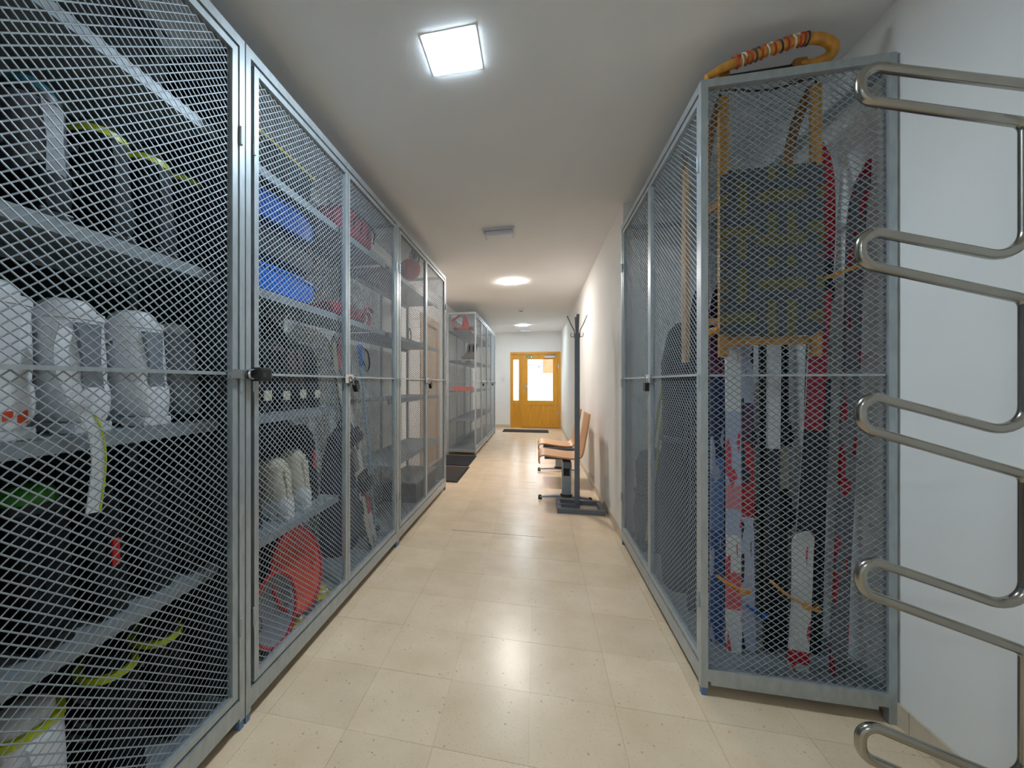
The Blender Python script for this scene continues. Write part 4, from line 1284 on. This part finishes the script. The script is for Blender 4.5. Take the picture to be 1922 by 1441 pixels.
# ------------------------------------------------------------------ third cage: hanging ball, wire stirrup
ba = thing('hanging_ball', 'red ball tied with a green ribbon hanging in the third left cage', 'ball', (-1.09, 3.42, 2.075))
prof = [(0.0, 0.0)] + [(0.095 * math.sin(PI * k / 12), 0.095 - 0.095 * math.cos(PI * k / 12)) for k in range(1, 12)] + [(0.0, 0.19)]
MB().lathe(prof, (0, 0, 0.002), 24).build('ball', M_REDPL, ba, True)
M_DKGREEN = mat('dark_green_ribbon', (36, 92, 70), 0.6)
for sgn in (-1, 1):
    MB().tube(curve([(0.03, 0, 0.185), (0.06, sgn * 0.05, 0.235), (0.055, sgn * 0.10, 0.225), (0.05, sgn * 0.08, 0.17)], 5), 0.012, 8, flat=0.4).build('ribbon', M_DKGREEN, ba, True)
MB().tube([(0, 0, 0.185), (0.0, 0, 0.25)], 0.004, 6).build('cord', M_DKGREEN, ba)
wi = thing('wire_stirrup', 'small dark wire stirrup standing on the shelf of the third left cage', 'wire frame', (-1.12, 3.50, 1.541))
MB().tube(fillet([(0, -0.04, 0.006), (0, -0.045, 0.06), (0, -0.01, 0.125), (0, 0.01, 0.125), (0, 0.045, 0.06), (0, 0.04, 0.006), (0, -0.04, 0.006)], 0.015, 4), 0.005, 8).build('wire', M_BLACK, wi, True)
MB().box(-0.02, 0.02, -0.04, 0.04, 0.0, 0.008, 0.002).build('tread', M_CHARPL, wi)
gt = thing('grey_crate', 'low dark grey crate on the bottom shelf of the third left cage', 'crate', (-1.22, 3.86, 0.086))
MB().box(-0.16, 0.16, -0.36, 0.36, 0.0, 0.012).box(-0.16, -0.148, -0.36, 0.36, 0.012, 0.17).box(0.148, 0.16, -0.36, 0.36, 0.012, 0.17).box(-0.148, 0.148, -0.36, -0.348, 0.012, 0.17).box(-0.148, 0.148, 0.348, 0.36, 0.012, 0.17).build('tub', M_CHARPL, gt)
MB().box(-0.17, 0.17, -0.37, 0.37, 0.17, 0.185, 0.004).build('lid', M_GREYPL, gt)

# ------------------------------------------------------------------ far cage contents
rt = thing('red_ride_on', 'red plastic ride-on toy on the top shelf of the far left cage', 'toy', (-1.17, 6.58, 2.021))
MB().box(-0.17, 0.17, -0.10, 0.12, 0.02, 0.055, 0.015).build('deck', M_REDPL, rt)
MB().loft([ell(0.03, 0, 0.05, 0.07, 0.06), ell(0.03, 0, 0.12, 0.055, 0.05), ell(0.02, 0, 0.20, 0.035, 0.035), ell(0.015, 0, 0.25, 0.02, 0.02)]).build('column', M_REDPL, rt, True)
MB().tube([(-0.16, 0, 0.05), (-0.19, 0, 0.18), (-0.06, 0, 0.27)], 0.018, 8).build('handle', M_REDPL, rt, True)
for sx in (-0.12, 0.12):
    MB().lathe([(0.0, -0.11), (0.028, -0.11), (0.028, 0.13), (0.0, 0.13)], (sx, 0, 0.028), 14, 'Y').build('roller', M_BLACK, rt, True)
for sgn, lb in ((-1, 'dark ice skate hanging in the far left cage, left of the pair'), (1, 'dark ice skate hanging in the far left cage, right of the pair')):
    o = thing('ice_skate', lb, 'ice skate', (-1.045 + sgn * 0.035, 6.475, 1.50), group='dark ice skates hanging in the far left cage')
    MB().loft([ring_yz(*q) for q in ((0.05, 0.02, 0.06, 0.15), (0.02, 0.03, 0.05, 0.20), (-0.03, 0.032, 0.05, 0.16), (-0.08, 0.028, 0.05, 0.11), (-0.11, 0.015, 0.055, 0.09))]).build('boot', M_BROWN, o, True)
    MB().loft([ell(0.02, 0, 0.16, 0.045, 0.034), ell(0.03, 0, 0.26, 0.045, 0.036), ell(0.035, 0, 0.30, 0.04, 0.03)]).build('shaft', M_BOOTDARK, o, True)
    MB().box(-0.11, 0.06, -0.0025, 0.0025, 0.0, 0.03).box(-0.07, -0.05, -0.006, 0.006, 0.025, 0.055).box(0.01, 0.03, -0.006, 0.006, 0.025, 0.055).build('blade', M_CHROME, o)
    MB().tube([(0.03, 0, 0.29), (0.03, 0.0, 0.50)], 0.004, 6).build('lace', M_REDCLOTH, o)
og = thing('orange_tray', 'low orange red tray on the middle shelf of the far left cage', 'tray', (-1.19, 6.62, 1.046))
MB().box(-0.16, 0.16, -0.12, 0.12, 0.0, 0.008).box(-0.16, -0.15, -0.12, 0.12, 0.008, 0.055).box(0.15, 0.16, -0.12, 0.12, 0.008, 0.055).box(-0.15, 0.15, -0.12, -0.11, 0.008, 0.055).box(-0.15, 0.15, 0.11, 0.12, 0.008, 0.055).build('tub', M_ORANGERED, og)
MB().box(-0.165, 0.165, -0.125, 0.125, 0.055, 0.062, 0.002).build('lid', M_ORANGERED, og)

# ------------------------------------------------------------------ stainless serpentine rack on the right wall
rk = thing('tube_rack', 'stainless steel serpentine tube rack standing out from the right wall', 'rack', (XR, 1.30, 0.0))
cor, rad = [(XR - 0.002, 1.30, 1.9045)], []
VX = 1.190
for k in range(5):
    dz = 0.4385 * k
    if k:
        cor += [(VX, 1.30, 1.912 - dz)]
        rad += [0.055]
    cor += [(0.846, 1.30, 2.020 - dz), (0.846, 1.30, 1.928 - dz), (VX, 1.30, 1.817 - dz)]
    rad += [0.044, 0.044, 0.026]
cor += [(VX, 1.30, 0.0)]
path = fillet(cor, rad, 8)
mb = MB().tube(path, 0.0128, 16)
mb.v = [(p[0] - XR, p[1] - 1.30, p[2]) for p in mb.v]
mb.build('serpentine_tube', M_STEEL, rk, True)
for zz in (1.66, 1.22, 0.785, 0.35):
    MB().tube([(-0.022, 0, zz), (-0.004, 0, zz)], 0.008, 10).build('standoff', M_STEEL, rk, True)
    MB().lathe([(0.0, -0.006), (0.03, -0.006), (0.03, 0.0), (0.0, 0.0)], (0, 0, zz), 18, 'X').build('wall_plate', M_STEEL, rk, True)

# ------------------------------------------------------------------ coat stand
cs = thing('coat_stand', 'grey metal coat stand with forked arms beside the wooden seats', 'coat stand', (0.368, 3.94, 0.0))
MB().box(-0.022, 0.022, -0.02, 0.02, 0.04, 1.63).build('pole', M_PAINTGREY, cs)
MB().box(-0.185, 0.225, -0.165, -0.125, 0.0, 0.042).build('foot_bar', M_PAINTGREY, cs)
MB().box(-0.185, 0.225, 0.125, 0.165, 0.0, 0.042).build('foot_bar', M_PAINTGREY, cs)
MB().box(-0.185, 0.022, -0.02, 0.02, 0.0, 0.042).build('centre_bar', M_PAINTGREY, cs)
MB().box(-0.185, -0.147, -0.125, 0.125, 0.0, 0.04).build('side_bar', M_PAINTGREY, cs)
MB().box(0.187, 0.225, -0.125, 0.125, 0.0, 0.04).build('side_bar', M_PAINTGREY, cs)
for sgn in (-1, 1):
    mb = MB()
    q = [(sgn * 0.024, 0, 1.59), (sgn * 0.024, 0, 1.655), (sgn * 0.055, 0, 1.715), (sgn * 0.088, 0, 1.795)]
    for a, b in zip(q[:-1], q[1:]):
        mb.bar(a, b, 0.03, 0.007, (1, 0, 0))
    mb.build('arm', M_PAINTGREY, cs)
    mb = MB()
    q = [(0, sgn * 0.024, 1.59), (0, sgn * 0.024, 1.655), (0, sgn * 0.055, 1.715), (0, sgn * 0.088, 1.795)]
    for a, b in zip(q[:-1], q[1:]):
        mb.bar(a, b, 0.026, 0.007, (0, 1, 0))
    mb.build('arm', M_PAINTGREY, cs)
    MB().tube(fillet([(sgn * 0.02, 0, 1.60), (sgn * 0.055, 0, 1.60), (sgn * 0.055, 0, 1.635)], 0.01, 4), 0.004, 8).build('hook', M_CHROME, cs, True)

# ------------------------------------------------------------------ waiting seats on a beam
wb = thing('beam_seating', 'beam with two curved plywood seats on silver legs along the right wall', 'bench', (0.28, 4.86, 0.0))
prof = [(0.028, 0.385), (0.022, 0.425), (0.035, 0.455), (0.075, 0.466), (0.16, 0.458), (0.27, 0.446), (0.36, 0.442), (0.405, 0.452), (0.428, 0.485), (0.442, 0.54), (0.462, 0.66), (0.482, 0.78), (0.494, 0.872)]
prof = [(p[0] - 0.28, p[1]) for p in [(q.x, q.z) for q in curve([(a, 0, b) for a, b in prof], 3)]]
for yc in (-0.60, 0.17):
    MB().strip(prof, 0.014, yc - 0.215, yc + 0.215).build('seat_shell', M_BEECH, wb, True)
    MB().box(-0.20, 0.13, yc - 0.06, yc + 0.06, 0.405, 0.433).build('seat_bracket', M_PAINTGREY, wb)
MB().box(-0.03, 0.05, -0.80, 0.80, 0.345, 0.405, 0.004).build('beam', M_PAINTGREY, wb)
MB().box(-0.21, 0.16, -0.10, -0.04, 0.37, 0.43).build('beam_end_plate', M_PAINTGREY, wb)
for yc in (-0.66, 0.69):
    MB().box(-0.035, 0.055, yc - 0.03, yc + 0.03, 0.05, 0.36, 0.008).build('leg', M_SILVER, wb)
    MB().box(-0.02, 0.04, yc - 0.036, yc + 0.036, 0.25, 0.37, 0.004).build('leg_joint', M_BLACK, wb)
    MB().loft([ell(0.01, yc, 0.045, 0.065, 0.05), ell(0.01, yc, 0.066, 0.055, 0.042)]).build('leg_collar', M_BLACK, wb, True)
    f = MB().loft([[(x, yc - w, z0), (x, yc + w, z0), (x, yc + w, z1), (x, yc - w, z1)] for x, w, z0, z1 in ((-0.25, 0.018, 0.018, 0.032), (-0.12, 0.022, 0.026, 0.048), (0.01, 0.03, 0.028, 0.055), (0.13, 0.022, 0.026, 0.048), (0.24, 0.018, 0.018, 0.032))])
    fo = f.build('foot', M_SILVER, wb)
    for x in (-0.245, 0.235):
        MB().lathe([(0.0, 0.0), (0.02, 0.0), (0.018, 0.03), (0.014, 0.042), (0.0, 0.042)], (x, yc, 0), 12).build('glide', M_BLACK, fo, True)

# ------------------------------------------------------------------ floor mats


def floor_mat_obj(label, x0, x1, y0, y1, m, edge):
    o = thing('floor_mat', label, 'mat', ((x0 + x1) / 2, (y0 + y1) / 2, 0.0004))
    w, l = (x1 - x0) / 2, (y1 - y0) / 2
    MB().box(-w, w, -l, l, 0.0, 0.006).build('backing', edge, o)
    MB().box(-w + 0.025, w - 0.025, -l + 0.025, l - 0.025, 0.006, 0.011).build('pile', m, o)
    return o


floor_mat_obj('dark doormat on the floor in front of the yellow door', -0.80, 0.28, 9.75, 10.30, M_MATRUB, M_MATRUB)
floor_mat_obj('grey brown mat between the left cages, nearer of the two', -1.44, -0.905, 4.66, 5.55, M_MATRIB, M_MATRUB)
floor_mat_obj('black mat between the left cages, farther of the two', -1.44, -0.93, 5.60, 6.40, M_MATRUB, M_BLACK)
